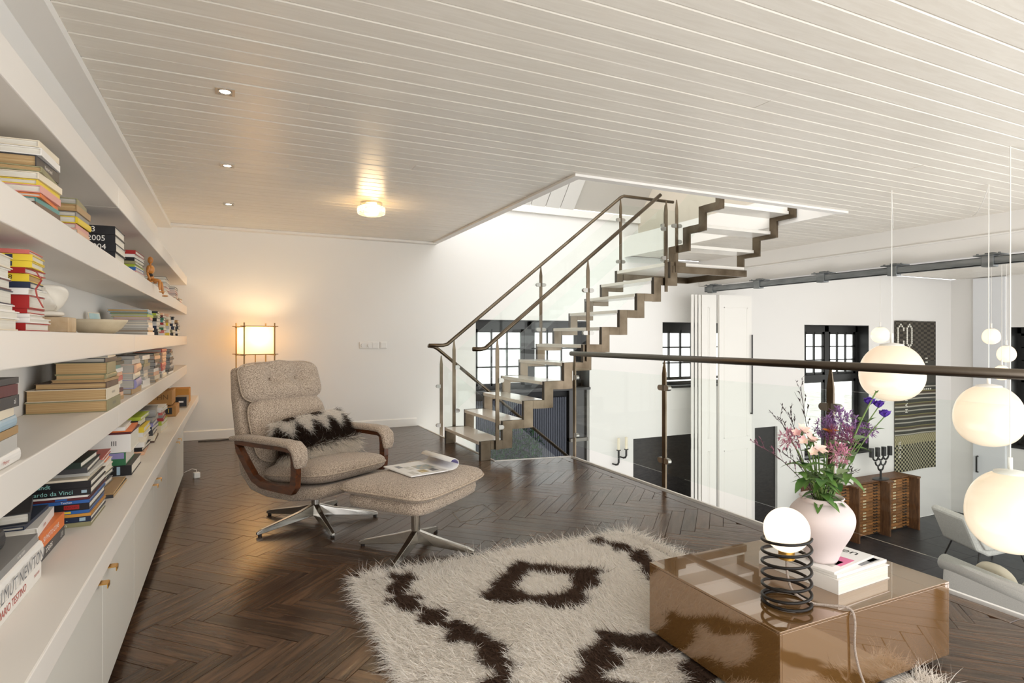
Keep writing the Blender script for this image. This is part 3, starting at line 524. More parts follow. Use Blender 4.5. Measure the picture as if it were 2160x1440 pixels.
stack(D_, 6.85, -.62, 's', gen(['charcoal', 'brown', 'charcoal', 'dark green', 'dark green'], 5, (.03, .05), (.2, .24), (.12, .14), 19), 'dark stack behind the narrow black box', G_D)
# ================================================================ ORNAMENTS ON THE SHELVES
stone = M('travertine', '#cdb595', .75, var=(16, '#b89c78', .4, .7), bump=(22, .3)); plaster = M('white_plaster_cast', '#e3dccf', .6, bump=(8, .1))
sb = empty('stone_block', (-.60, 2.62, B_), 0, 'pitted travertine block carrying the plaster fragment', 'block'); MB().box((-.08, -.055, 0), (.075, .055, .055)).build('block_body', stone, sb, bevel=.004)
def torso(p):
    a = math.atan2(p.y, p.x); t = p.z/.055
    return Vector((p.x*(1+.25*t*t)+.02*math.sin(3*a+2*t), p.y*(1-.2*t)+.012*math.cos(2*a+4*t), p.z))
sc = empty('plaster_fragment', (-.63, 2.64, B_+.0556), R(15), 'white plaster body fragment standing on the travertine block', 'sculpture')
MB().sup(.075, .05, .012, 3, 3).build('base', plaster, sc, smooth=True, loc=(0, 0, .012)); MB().sup(.06, .042, .052, 2.2, 2.2, 32, 20, torso).build('torso', plaster, sc, smooth=True, loc=(.012, 0, .066)); MB().tube([(-.05, -.01, .015), (-.062, -.018, .045), (-.045, -.022, .08), (-.02, -.024, .1)], .012, 8, rr=[.01, .014, .013, .007]).build('fold', plaster, sc, smooth=True)
bw = MB().lathe([(.0, .0), (.055, 0), (.075, .006), (.105, .03), (.124, .056), (.132, .072), (.128, .073), (.118, .055), (.095, .026), (.06, .012), (0, .01)], 40).build('stone_bowl', M('pale_stone', '#d9cbb0', .7, var=(9, '#cbbb9d', .35, .7), bump=(30, .15)), smooth=True, loc=(-.62, 3.60, B_+.0005)); tag(bw, 'wide shallow pale stone bowl on the eye-level shelf', 'bowl')
pc = MB().box((-.045, -.0015, 0), (.045, .0015, .13), Matrix.Rotation(R(-12), 3, 'X'), (0, 0, 0)).build('postcard', BM['cream'], loc=(-.71, 4.14, B_+.001), rot=(0, 0, R(62))); tag(pc, 'small postcard of a pale blue sky leaning behind the stone bowl', 'postcard')
MB().box((-.04, -.0025, .04), (.04, -.0016, .125), Matrix.Rotation(R(-12), 3, 'X'), (0, 0, 0)).build('picture', M('sky_print', '#7fb7c4', .5, var=(5, '#d8e4dc')), pc)
rb = MB().sweep([(0, 0, .05), (.012, -.012, .045), (.02, 0, .025), (.006, .004, 0), (.01, 0, -.02), (.022, .006, -.05)], .012, .0015, side=(0, 1, 0)).build('bookmark_ribbon', BM['red'], loc=(-.495, 2.02, B_+.115)); tag(rb, 'red ribbon looped out of the red and yellow stack', 'ribbon')
wr_ = empty('wire_ornament', (-.70, 2.30, C_), R(60), 'black wire loops standing at the back of the lower shelf', 'ornament')
MB().tube([(.05*math.sin(t*.25)*(1-.3*math.cos(t*.11)), .01*math.cos(t*.4), .1+.06*math.cos(t*.25)) for t in range(60)], .0022, 6).build('wire_loop', blackm, wr_, smooth=True); MB().cyl((0, 0, 0), (0, 0, .045), .003, 8).build('wire_stem', blackm, wr_); MB().cyl((0, 0, 0), (0, 0, .006), .02, 16).build('wire_foot', blackm, wr_)
# wooden artist's figure sitting on the edge of the upper shelf
mw = wood('mannequin_wood', '#b3702c', '#d08c42', .35, scale=(6, 6, 1.5), rnd=.05, bump=.05)
mq = empty('wooden_figure', (-.50, 4.62, A), R(-8), 'jointed wooden artist figure sitting on the edge of the upper shelf', 'figurine')
def limb(name, a, b, r1, r2):
    a, b = Vector(a), Vector(b); pts = [a+(b-a)*t for t in (0, .12, .4, .7, .9, 1)]; MB().tube(pts, r1, 10, rr=[r1*.4, r1*.9, r1, (r1+r2)/2, r2, r2*.4]).build(name, mw, mq, smooth=True)
MB().sup(.017, .015, .024, 2, 2, 16, 10).build('head', mw, mq, smooth=True, loc=(0, 0, .155)); limb('neck', (0, 0, .122), (0, 0, .14), .006, .006)
MB().sup(.024, .032, .03, 2.3, 2.3, 16, 10).build('chest', mw, mq, smooth=True, loc=(0, 0, .093)); MB().sup(.017, .022, .012, 2, 2, 14, 8).build('waist', BM['black'], mq, smooth=True, loc=(0, 0, .055)); MB().sup(.02, .026, .02, 2.2, 2.2, 14, 8).build('pelvis', mw, mq, smooth=True, loc=(.002, 0, .026))
for s in (-1, 1):
    limb('upper_arm', (0, s*.036, .112), (-.006, s*.05, .065), .009, .007); limb('forearm', (-.006, s*.05, .065), (.012, s*.05, .018), .0075, .005); MB().sup(.012, .006, .005, 2, 2, 10, 6).build('hand', mw, mq, smooth=True, loc=(.016, s*.05, .008))
    limb('thigh', (.005, s*.017, .02), (.058, s*.022, .02), .012, .009); limb('shin', (.058, s*.022, .016), (.066+.004*s, s*.024, -.06-.012*s), .0095, .006); MB().sup(.02, .008, .005, 2.5, 2, 12, 6).build('foot', mw, mq, smooth=True, loc=(.078+.004*s, s*.024, -.07-.012*s))
# ================================================================ STAIRCASE
ST = empty('staircase', (0, 0, 0), 0, 'bronzed steel staircase with zigzag stringers, white treads and glass balustrade', 'staircase')
tread_m = M('white_tread', '#e4e0d8', .22, coat=.2)
X1, RUN, RISE, YN, YF = 2.18, .233, .188, 5.33, 6.365
def zig(y0, y1, n, z0=0, top=True):
    m = MB()
    for k in range(1, n+1):
        x, z = X1+(k-1)*RUN, k*RISE
        m.box((x, y0, z-RISE-(.085 if k > 1 else 0)), (x+.105, y1, z)); m.box((x+.105, y0, z-.085), (x+RUN+(.0 if k < n else .0), y1, z))
    return m
for y in (YN, YF):
    s = zig(y-.014, y+.014, 11).build('stringer', steel, ST, bevel=.002)
    for k in range(1, 12):
        x, z = X1+(k-1)*RUN, k*RISE; MB().box((x-.006, y-.022, z-RISE), (x, y+.022, z)).build('edge_strip', M('dark_steel_edge', '#4b453e', .4, .9), s)
for k in range(1, 11):
    x, z = X1+(k-1)*RUN, k*RISE
    tr = MB().box((x-.012, YN+.015, z-.036), (x+RUN+.03, YF-.015, z-.001)).build('tread', tread_m, ST, bevel=.003)
LZ = 11*RISE; LX = X1+10*RUN
MB().box((LX, YN+.02, LZ-.04), (5.70, YF+.02, LZ-.001)).build('landing', tread_m, ST, bevel=.003)
MB().box((LX+.04, YN-.02, LZ-.125), (5.68, YN+.01, LZ-.045)).box((LX+.1, YF-.02, LZ-.12), (5.7, YF+.02, LZ-.04)).box((5.68, YN, LZ-.12), (5.72, YF, LZ-.04)).build('landing_beam', steel, ST, bevel=.002)
# second flight, rising towards the camera
S2 = [(5.46, LZ+RISE), (5.215, LZ+2*RISE), (4.965, LZ+3*RISE), (4.715, LZ+4*RISE)]
for x in (4.62, 5.70):
    m = MB()
    for k, (y, z) in enumerate(S2):
        m.box((x-.014, y-.1, z-RISE-(.085 if k else .11)), (x+.014, y, z)); m.box((x-.014, y-.25, z-.085), (x+.014, y-.1, z))
    s = m.build('stringer', steel, ST, bevel=.002)
for y, z in S2[:3]: MB().box((4.635, y-.27, z-.036), (5.685, y+.012, z-.001)).build('tread', tread_m, ST, bevel=.003)
# down flight below
for k in range(9):
    x, z = 2.42+k*RUN, -.03-(k+1)*RISE; MB().box((x, 7.02, z-.036), (x+RUN+.03, 7.8, z)).build('tread', tread_m, ST, bevel=.003)
sd = Vector((RUN, 0, -RISE)).normalized()
MB().sweep([(2.36, 7.01, -.28), (2.36+2.3, 7.01, -.28-2.3*RISE/RUN)], .024, .2, side=(0, 1, 0)).sweep([(2.36, 7.81, -.28), (2.36+2.3, 7.81, -.28-2.3*RISE/RUN)], .024, .2, side=(0, 1, 0)).build('lower_stringer', steel, ST)
SL = .80
def railpath(pts, r=.021): return MB().tube(pts, r, 12).build('handrail', steel, ST, smooth=True)
n1 = lambda x: 1.2+SL*(x-2.348)
railpath([(2.09, 5.30, n1(2.21)), (2.17, 5.30, n1(2.21)-.001), (2.22, 5.30, n1(2.22)), (4.36, 5.30, n1(4.36))])
f1 = lambda x: 1.113+SL*(x-2.203)
railpath([(2.0, 6.42, f1(2.203)), (2.17, 6.42, f1(2.203)), (2.22, 6.42, f1(2.22)), (4.62, 6.42, f1(4.62)), (4.67, 6.42, f1(4.65)), (5.5, 6.42, f1(4.65))])
railpath([(2.16, 6.97, 1.10), (2.23, 6.97, 1.09), (2.28, 6.97, 1.065), (4.5, 6.97, 1.065-SL*2.22)])
clampm = M('satin_clamp', '#a6a49f', .3, 1.)
def post(x, y, z0, z1, cl, side=1, axis='x', parent=ST, w=.038, t=.012):
    """flat bar sharpened at the top, with round glass clamps"""
    ws, ts = (w, t) if axis == 'x' else (t, w); p = MB()
    p.box((x-ws/2, y-ts/2, z0), (x+ws/2, y+ts/2, z1-.11)); q = MB()
    p.add([(x-ws/2, y-ts/2, z1-.11), (x+ws/2, y-ts/2, z1-.11), (x+ws/2, y+ts/2, z1-.11), (x-ws/2, y+ts/2, z1-.11), (x-ws*.16, y-ts*.16, z1), (x+ws*.16, y-ts*.16, z1), (x+ws*.16, y+ts*.16, z1), (x-ws*.16, y+ts*.16, z1)],
          [(0, 1, 5, 4), (1, 2, 6, 5), (2, 3, 7, 6), (3, 0, 4, 7), (4, 5, 6, 7)])
    o = p.build('post', steel, parent)
    for zc, dirs in cl:
        for d in dirs:
            c = MB(); n = 14
            if axis == 'x': pts = [(x+d*(.012), zc-.022), (x+d*.045, zc-.022)]+[(x+d*(.045+.022*math.sin(math.pi*i/8)), zc-.022*math.cos(math.pi*i/8)) for i in range(1, 8)]+[(x+d*.045, zc+.022), (x+d*.012, zc+.022)]; c.prism(pts, y-.016, y+.016, Matrix(((1, 0, 0), (0, 0, 1), (0, 1, 0))))
            else: pts = [(y+d*(.012), zc-.022), (y+d*.045, zc-.022)]+[(y+d*(.045+.022*math.sin(math.pi*i/8)), zc-.022*math.cos(math.pi*i/8)) for i in range(1, 8)]+[(y+d*.045, zc+.022), (y+d*.012, zc+.022)]; c.prism(pts, x-.016, x+.016, Matrix(((0, 0, 1), (1, 0, 0), (0, 1, 0))))
            c.build('glass_clamp', clampm, o)
    return o
pn = [2.348, 3.396]
post(2.348, 5.30, .10, n1(2.348)-.02, [(.78, (1,)), (.32, (1,))]); post(3.396, 5.30, .95, n1(3.396)-.02, [(1.70, (-1, 1)), (1.25, (-1, 1))]); post(4.44, 5.30, 1.72, 2.75, [(2.43, (-1,)), (2.1, (-1,))]); post(4.60, 5.31, 1.95, 2.78, [(2.48, (-1, 1)), (2.3, (1,))])
post(2.30, 6.42, .0, f1(2.30)-.02, [(.86, (1,)), (.36, (1,))]); post(3.43, 6.42, .98, f1(3.43)-.02, [(1.85, (-1, 1)), (1.3, (-1, 1))]); post(4.62, 6.42, LZ, f1(4.62)-.02, [(2.75, (-1, 1)), (2.2, (-1, 1))])
post(5.30, 6.35, LZ, 3.0, [(2.72, (-1,)), (2.25, (-1,))]); post(2.33, 6.97, -.1, .98, [(.6, (-1,)), (.12, (-1,))])
def pane(x0, x1, y, lo0, hi0, lo1, hi1):
    """upright glass sheet between two posts; its lower and upper edge may slope"""
    MB().add([(x0, y-.005, lo0), (x1, y-.005, lo1), (x1, y-.005, hi1), (x0, y-.005, hi0), (x0, y+.005, lo0), (x1, y+.005, lo1), (x1, y+.005, hi1), (x0, y+.005, hi0)], [(3, 2, 1, 0), (4, 5, 6, 7), (0, 1, 5, 4), (1, 2, 6, 5), (2, 3, 7, 6), (3, 0, 4, 7)]).build('glass_panel', glass, ST)
for fy, fn, xs in ((5.30, n1, (2.38, 3.38, 3.42, 4.42)), (6.42, f1, (2.34, 3.41, 3.46, 4.6))):
    for a, b in ((xs[0], xs[1]), (xs[2], xs[3])): pane(a, b, fy, fn(a)-.84, fn(a)-.16, fn(b)-.84, fn(b)-.16)
pane(4.65, 5.6, 6.42, 2.2, 2.95, 2.2, 2.95); pane(2.37, 4.3, 6.97, .1-.0, .86, .1-SL*1.93, .86-SL*1.93)
MB().add([(4.60, 5.28, 2.16), (4.60, 4.65, 2.62), (4.60, 4.65, 3.1), (4.60, 5.28, 2.7), (4.61, 5.28, 2.16), (4.61, 4.65, 2.62), (4.61, 4.65, 3.1), (4.61, 5.28, 2.7)], [(3, 2, 1, 0), (4, 5, 6, 7), (0, 1, 5, 4), (1, 2, 6, 5), (2, 3, 7, 6), (3, 0, 4, 7)]).build('glass_panel', glass, ST)
# ================================================================ RAILING OF THE MEZZANINE
RL = empty('glass_railing', (3.10, 5.12, 0), 0, 'steel and glass railing along the open edge of the mezzanine', 'railing')
RX = 3.115; ys = [5.11, 3.74, 2.29, .85]
MB().tube([(0, .03, 1.04), (0, -4.95, 1.04)], .0245, 14).build('handrail', M('handrail_bronze', '#6f665c', .3, 1.), RL, smooth=True)
for i, y in enumerate(ys): post(.015, y-5.12, -.20, 1.02, [(.80, (-1, 1) if i else (-1,)), (.22, (-1, 1) if i else (-1,))], axis='y', parent=RL, w=.042, t=.014)
for a, b in zip(ys, ys[1:]): MB().box((.012, b-5.12+.03, .12), (.022, a-5.12-.03, .90)).build('glass_panel', glass, RL)
# ================================================================ ARMCHAIR
def tweed(name):
    m = bpy.data.materials.new(name); m.use_nodes = True; nt = m.node_tree; N = nt.nodes; L = nt.links; p = N['Principled BSDF']
    tc = N.new('ShaderNodeTexCoord'); n = N.new('ShaderNodeTexNoise'); n.inputs['Scale'].default_value = 260; n.inputs['Detail'].default_value = 3; L.new(tc.outputs['Object'], n.inputs[0])
    r = N.new('ShaderNodeValToRGB'); e = r.color_ramp.elements; e[0].position = .36; e[0].color = (*lin('#6d5c50'), 1); e[1].position = .64; e[1].color = (*lin('#d9c9b6'), 1)
    k = r.color_ramp.elements.new(.5); k.color = (*lin('#b5a391'), 1); L.new(n.outputs[0], r.inputs[0]); L.new(r.outputs[0], p.inputs['Base Color']); p.inputs['Roughness'].default_value = .95; p.inputs['Specular IOR Level'].default_value = .15; p.inputs['Sheen Weight'].default_value = .25
    b = N.new('ShaderNodeBump'); b.inputs['Strength'].default_value = .7; b.inputs['Distance'].default_value = .004; L.new(n.outputs[0], b.inputs['Height']); L.new(b.outputs[0], p.inputs['Normal']); return m
twd = tweed('boucle_tweed'); piping = M('tweed_piping', '#cdbba6', .9, var=(150, '#9d8b7a')); walnut = wood('walnut_frame', '#3a1f10', '#6b3a1c', .3, scale=(9, 2, 9), rnd=0, coat=.3, bump=.05)
CH = empty('armchair', (.49, 4.05, 0), R(33), 'beige tweed swivel armchair with walnut arms and a star base', 'armchair')
sh = [(.475, 1.0), (.41, .82), (.345, .62), (.31, .48), (.275, .36), (.20, .285), (.08, .255), (-.14, .255), (-.36, .29), (-.40, .315)]
MB().sweep([(0, y, z) for y, z in sh], [.58, .63, .66, .66, .66, .655, .64, .63, .60, .56], [.05, .085, .10, .11, .115, .1, .085, .08, .07, .05]).build('shell', twd, CH, smooth=True, bevel=.028)
def dent(p):
    if p.z > 0:
        for cx in (-.1, .1): p = p-Vector((0, 0, .05*math.exp(-((p.x-cx)**2+(p.y-.01)**2)/.0022)))
        p = p-Vector((0, 0, .022*math.exp(-(p.y-.01)**2/.0008)*max(0, 1-abs(p.x)/.25)))
        p = p-Vector((0, 0, .028*math.exp(-((abs(p.x)-.1)/.018)**2)*max(0, p.y/.12)))
    p.y += .012*math.cos(p.x*14)*max(0, p.y/.13); return p
tilt = Matrix.Rotation(R(90-19), 4, 'X')       # local y runs up the reclining back, local z forwards
def oncback(s, off):
    y = .345+(s-.62)*math.tan(R(19)); return Matrix.Translation((0, y-off, s)) @ Matrix.Rotation(R(71), 4, 'X')
hd = MB().sup(.315, .135, .075, 5, 2.3, 56, 20, dent).build('headrest_cushion', twd, CH, smooth=True); hd.matrix_basis = oncback(.905, .10)
bk = MB().sup(.30, .21, .075, 5, 2.3, 48, 16).build('back_cushion', twd, CH, smooth=True); bk.matrix_basis = oncback(.60, .095)
def ring(a, b, n, z, k=60):
    sg = lambda x, e: math.copysign(abs(x)**e, x); return [(a*sg(math.cos(2*math.pi*j/k), 2/n), b*sg(math.sin(2*math.pi*j/k), 2/n), z) for j in range(k)]
MB().tube(ring(.315, .135, 5, 0), .0055, 6, closed=True).build('piping', piping, hd, smooth=True); MB().tube(ring(.30, .21, 5, 0), .0055, 6, closed=True).build('piping', piping, bk, smooth=True)
for cx in (-.1, .1): MB().sup(.011, .011, .006, 2, 2, 12, 6).build('button', twd, hd, smooth=True, loc=(cx, .01, .030))
seat = MB().sup(.30, .315, .075, 4.5, 2.6, 56, 16, lambda p: p+Vector((0, 0, .03*(-p.y/.3)))).build('seat_cushion', twd, CH, smooth=True, loc=(0, -.105, .365))
MB().tube([(x, y, z+.03*(-y/.3)) for x, y, z in ring(.30, .315, 4.5, 0)], .0055, 6, closed=True).build('piping', piping, seat, smooth=True)
for s in (-1, 1):
    X = s*.36
    lp = [(.30, .545), (.1, .545), (-.1, .548), (-.22, .55), (-.255, .535), (-.262, .48), (-.262, .40), (-.255, .335), (-.235, .31), (-.1, .305), (.04, .31), (.12, .34), (.19, .41), (.27, .50)]
    ar = MB().sweep([(X, y, z) for y, z in lp], .038, [.03, .028, .028, .04, .05, .045, .045, .05, .05, .04, .042, .045, .045, .04], closed=True).build('arm_frame', walnut, CH, smooth=False, bevel=.006)
    pd = [(.36, .56), (.22, .578), (0, .578), (-.16, .58), (-.25, .575), (-.292, .545), (-.302, .49), (-.298, .445)]
    pad = MB().sweep([(X, y, z) for y, z in pd], [.05, .075, .085, .095, .105, .105, .095, .07], [.03, .036, .036, .036, .036, .036, .034, .028]).build('arm_pad', twd, ar, smooth=True, bevel=.014)
    for q in (-.09, .02): MB().cyl((X-s*.024, q, .318), (X-s*.017, q, .318), .009, 10).build('bolt', chrome, ar)
MB().cyl((0, 0, .055), (0, 0, .245), .026, 20).cyl((0, 0, .2), (0, 0, .235), .05, 20).build('column', chrome, CH, auto=True)
def star(parent, n, r, a0):
    for k in range(n):
        a = a0+2*math.pi*k/n; m = MB(); d = Vector((math.cos(a), math.sin(a), 0)); w = Vector((-d.y, d.x, 0))
        pr = [(.018, .022, .045, .115), (.12, .021, .034, .085), (r-.03, .014, .012, .038), (r, .010, .010, .026)]; vs = []
        for q, hw, z0, z1 in pr: vs += [d*q-w*hw+Vector((0, 0, z0)), d*q+w*hw+Vector((0, 0, z0)), d*q+w*hw*.75+Vector((0, 0, z1)), d*q-w*hw*.75+Vector((0, 0, z1))]
        m.add(vs, [(0, 1, 2, 3)]+[(4*i+j, 4*i+(j+1) % 4, 4*i+4+(j+1) % 4, 4*i+4+j) for i in range(3) for j in range(4)]+[(15, 14, 13, 12)])
        o = m.build('base_arm', chrome, parent, bevel=.003); MB().cyl(d*(r-.02), d*(r-.02)+Vector((0, 0, .012)), .012, 10).build('glide', black, o)
star(CH, 5, .40, R(-10-33))
# ================================================================ OTTOMAN
OT = empty('ottoman', (.935, 3.25, 0), R(38), 'beige tweed footstool with a four-armed chrome base', 'footstool')
bow = lambda p: Vector((p.x*(1-.06*(1-(p.y/.3)**2)), p.y*(1-.10*(1-(p.x/.37)**2)), p.z+.018*abs(p.x/.37)**2))
oc = MB().sup(.37, .30, .062, 5, 2.4, 64, 18, bow).build('cushion', twd, OT, smooth=True, loc=(0, 0, .385))
MB().tube([bow(Vector(p)) for p in ring(.372, .302, 5, -.006, 72)], .006, 6, closed=True).build('piping', piping, oc, smooth=True)
MB().sup(.335, .262, .045, 6, 5, 48, 10, bow).build('seat_pan', twd, OT, smooth=True, loc=(0, 0, .318))
MB().cyl((0, 0, .055), (0, 0, .28), .025, 20).build('column', chrome, OT, auto=True); star(OT, 4, .345, R(52-38))
# magazine on the ottoman
pap = M('magazine_paper', '#ebe9e6', .35); MG = empty('magazine', (.786, 3.40, .452), R(-73+90-3), 'open magazine with its cover curled back lying on the footstool', 'magazine')
prm = [M('print_%d' % i, c, .35, var=(40, c2)) for i, (c, c2) in enumerate((('#7f99a3', '#c7b79a'), ('#3c2a22', '#a0846b'), ('#9c8343', '#d9c48d'), ('#55565a', '#8d8d90'), ('#b9b7b0', '#d9d6cf')))]
fl = MB().box((0, -.32, 0), (.235, 0, .004)).build('page_block', pap, MG); MB().box((.003, -.319, .0041), (.232, -.002, .0055)).build('page', pap, MG)
for (x, y, w, h, k) in ((.12, -.16, .1, .11, 0), (.07, -.14, .035, .08, 4), (.09, -.25, .05, .06, 2), (.16, -.25, .04, .06, 3), (.03, -.26, .035, .07, 4), (.04, -.08, .03, .06, 3)): MB().box((x, y-h/2, .0056), (x+w, y+h/2, .0060)).build('printed_picture', prm[k], MG)
crl = [(.235, .003), (.27, .004), (.295, .012), (.308, .03), (.305, .05), (.285, .063), (.262, .06), (.25, .048)]
cp = MB().sweep([(x, -.16, z) for x, z in crl], .32, .003, side=(0, 1, 0)).build('curled_page', pap, MG, smooth=True)
for (yc, k) in ((-.06, 1), (-.17, 4)): MB().sweep([(.3075, yc, .024), (.3105, yc, .034), (.3085, yc, .05), (.297, yc, .061)], .07, .001, side=(0, 1, 0)).build('printed_picture', prm[k], MG)
MB().sweep([(.306, -.16, .032), (.3, -.16, .046), (.285, -.16, .056), (.266, -.16, .052)], .319, .002, side=(0, 1, 0)).build('cover', M('violet_cover', '#6f68a6', .4), MG)
# ================================================================ FUR CUSHION
def hairmat(name):
    m = bpy.data.materials.new(name); m.use_nodes = True; nt = m.node_tree; N = nt.nodes; L = nt.links; p = N['Principled BSDF']; a = N.new('ShaderNodeAttribute'); a.attribute_name = 'Col'; L.new(a.outputs['Color'], p.inputs['Base Color']); p.inputs['Roughness'].default_value = .7; p.inputs['Specular IOR Level'].default_value = .2
    t = N.new('ShaderNodeBsdfTranslucent'); L.new(a.outputs['Color'], t.inputs[0]); mx = N.new('ShaderNodeMixShader'); mx.inputs[0].default_value = .45; L.new(p.outputs[0], mx.inputs[1]); L.new(t.outputs[0], mx.inputs[2]); L.new(mx.outputs[0], N['Material Output'].inputs[0]); return m
furm = hairmat('sheep_hair')
IV, DK, CRM = np.array(lin('#f6f0e8')), np.array(lin('#3a2b23')), np.array(lin('#f4ece0'))
CU = empty('fur_cushion', (0, 0, 0), 0, 'long-haired brown and cream fur cushion lying in the armchair', 'cushion')
CU.matrix_basis = CH.matrix_basis @ Matrix.Translation((.03, .045, .555)) @ Matrix.Rotation(R(-4), 4, 'Y') @ Matrix.Rotation(R(58), 4, 'X')
ca_, cb_, cc_ = .29, .155, .065
MB().sup(ca_, cb_, cc_, 4, 2.2, 40, 14).build('cushion_body', M('cushion_cloth', '#6f6257', .9), CU, smooth=True)
n = 26000; th = rng.uniform(0, 2*math.pi, n); ph = np.arcsin(rng.uniform(-.35, 1, n)); sgp = lambda x, e: np.sign(x)*np.abs(x)**e
cp_ = np.abs(np.cos(ph))**(2/2.2); P = np.stack([ca_*cp_*sgp(np.cos(th), .5), cb_*cp_*sgp(np.sin(th), .5), cc_*sgp(np.sin(ph), 2/2.2)], 1)
k2 = rng.uniform(0, 1, n) < .75; P[k2, 0] = rng.uniform(-.95, .95, k2.sum())*ca_; P[k2, 1] = rng.uniform(-.95, .95, k2.sum())*cb_
q = 1-(np.abs(P[:, 0]/ca_)**4+np.abs(P[:, 1]/cb_)**4)**(2.2/4); P[k2, 2] = cc_*np.maximum(q[k2], 0)**(1/2.2)
nr = np.stack([P[:, 0]**3/ca_**4*.2, P[:, 1]**3/cb_**4*.2, P[:, 2]/cc_**2+2], 1); nr /= np.linalg.norm(nr, axis=1)[:, None]
dr = nr*.45+np.array([0, -.75, 0])+rng.normal(size=(n, 3))*.3; dr[:, 0] += P[:, 0]*1.6; dr /= np.linalg.norm(dr, axis=1)[:, None]
tri = np.abs(((P[:, 0]/.125+.1) % 1)-.5)*2; lim = .1-.09*tri
yv = P[:, 1]/1.0; dark = (yv < .112-.105*(1-tri)) & (yv > -.075); dark |= (yv > .125) & (np.sin(P[:, 0]*30) > .35)
cols = np.where(dark[:, None], DK, np.where((yv < -.07)[:, None], CRM, IV))*rng.uniform(.8, 1.12, (n, 1)); ln = rng.uniform(.03, .06, n)*(1+.5*(yv < -.05))
fur('cushion_hair', furm, P, dr, ln, rng.uniform(.0012, .0026, n), cols, CU, droop=.2, curl=.3)
# ================================================================ FLOOR LAMP
def shade_mat(name, col, st):
    m = bpy.data.materials.new(name); m.use_nodes = True; nt = m.node_tree; N = nt.nodes; L = nt.links; N.remove(N['Principled BSDF']); t = N.new('ShaderNodeBsdfTranslucent'); t.inputs[0].default_value = (*lin(col), 1)
    d = N.new('ShaderNodeBsdfDiffuse'); d.inputs[0].default_value = (*lin(col), 1); mx = N.new('ShaderNodeMixShader'); mx.inputs[0].default_value = .72; L.new(d.outputs[0], mx.inputs[1]); L.new(t.outputs[0], mx.inputs[2])
    e = N.new('ShaderNodeEmission'); e.inputs[0].default_value = (*lin('#ffe0ae'), 1); e.inputs[1].default_value = st; a = N.new('ShaderNodeAddShader'); L.new(mx.outputs[0], a.inputs[0]); L.new(e.outputs[0], a.inputs[1]); L.new(a.outputs[0], N['Material Output'].inputs[0]); return m
FLx, FLy = .235, 7.42
FL = empty('floor_lamp', (FLx, FLy, 0), R(14), 'square paper-shade floor lamp glowing behind the armchair', 'lamp')
stick = M('lamp_stick', '#8a6a35', .5); w = .165
for sx in (-1, 1):
    for sy in (-1, 1): MB().box((sx*w-.006, sy*w-.006, 0), (sx*w+.006, sy*w+.006, 1.37)).build('upright', stick, FL)
for z in (1.01, 1.33):
    for s in (-1, 1): MB().box((-w-.04, s*w-.004, z-.004), (w+.04, s*w+.004, z+.004)).build('cross_bar', stick, FL); MB().box((s*w-.004, -w-.04, z-.012), (s*w+.004, w+.04, z-.004)).build('cross_bar', stick, FL)
sm_ = shade_mat('rice_paper', '#fff0d6', .22); sh_ = MB()
for s in (-1, 1): sh_.box((-w+.008, s*(w-.009)-.0008, 1.015), (w-.008, s*(w-.009)+.0008, 1.325)).box((s*(w-.009)-.0008, -w+.008, 1.015), (s*(w-.009)+.0008, w-.008, 1.325))
sh_.build('shade', sm_, FL); MB().cyl((0, 0, .0), (0, 0, 1.12), .006, 8).build('stem', stick, FL); MB().sup(.03, .03, .04, 2, 2, 16, 10).build('bulb', M('warm_bulb', '#ffe2a8', .3, emis='#ffd48a', estr=14), FL, smooth=True, loc=(0, 0, 1.16))
ld = bpy.data.lights.new('bulb_light', 'POINT'); ld.energy = 9; ld.color = (1, .74, .42); ld.shadow_soft_size = .05; lo = link(bpy.data.objects.new('bulb_light', ld), FL); lo.location = (0, 0, 1.215)
cord = MB().tube([(-.36, 7.7, .006), (-.15, 7.66, .006), (.0, 7.72, .006), (.12, 7.6, .006), (.235, 7.42, .006)], .005, 6).build('lamp_cord', black, smooth=True); cord.parent = FL; cord.matrix_parent_inverse = FL.matrix_basis.inverted()
# ================================================================ WALL SOCKETS
spw = M('socket_plastic', '#e6e3de', .4); s1 = empty('socket_plate', (1.625, YW, 1.10), 0, 'long white triple plate with two round dimmers on the far wall', 'socket'); MB().box((-.125, -.012, -.045), (.125, 0, .045)).build('plate', spw, s1, bevel=.004)
for x in (-.082, 0): MB().cyl((x, -.03, 0), (x, -.012, 0), .024, 20).build('dimmer_knob', spw, s1, auto=True)
MB().box((.045, -.017, -.036), (.118, -.012, .036)).build('rocker', spw, s1, bevel=.002)
s2 = empty('wall_switch', (1.815, YW, 1.10), 0, 'single square white switch right of the triple plate', 'switch'); MB().box((-.046, -.012, -.045), (.046, 0, .045)).build('plate', spw, s2, bevel=.004); MB().box((-.034, -.017, -.034), (.034, -.012, .034)).build('rocker', spw, s2, bevel=.002)
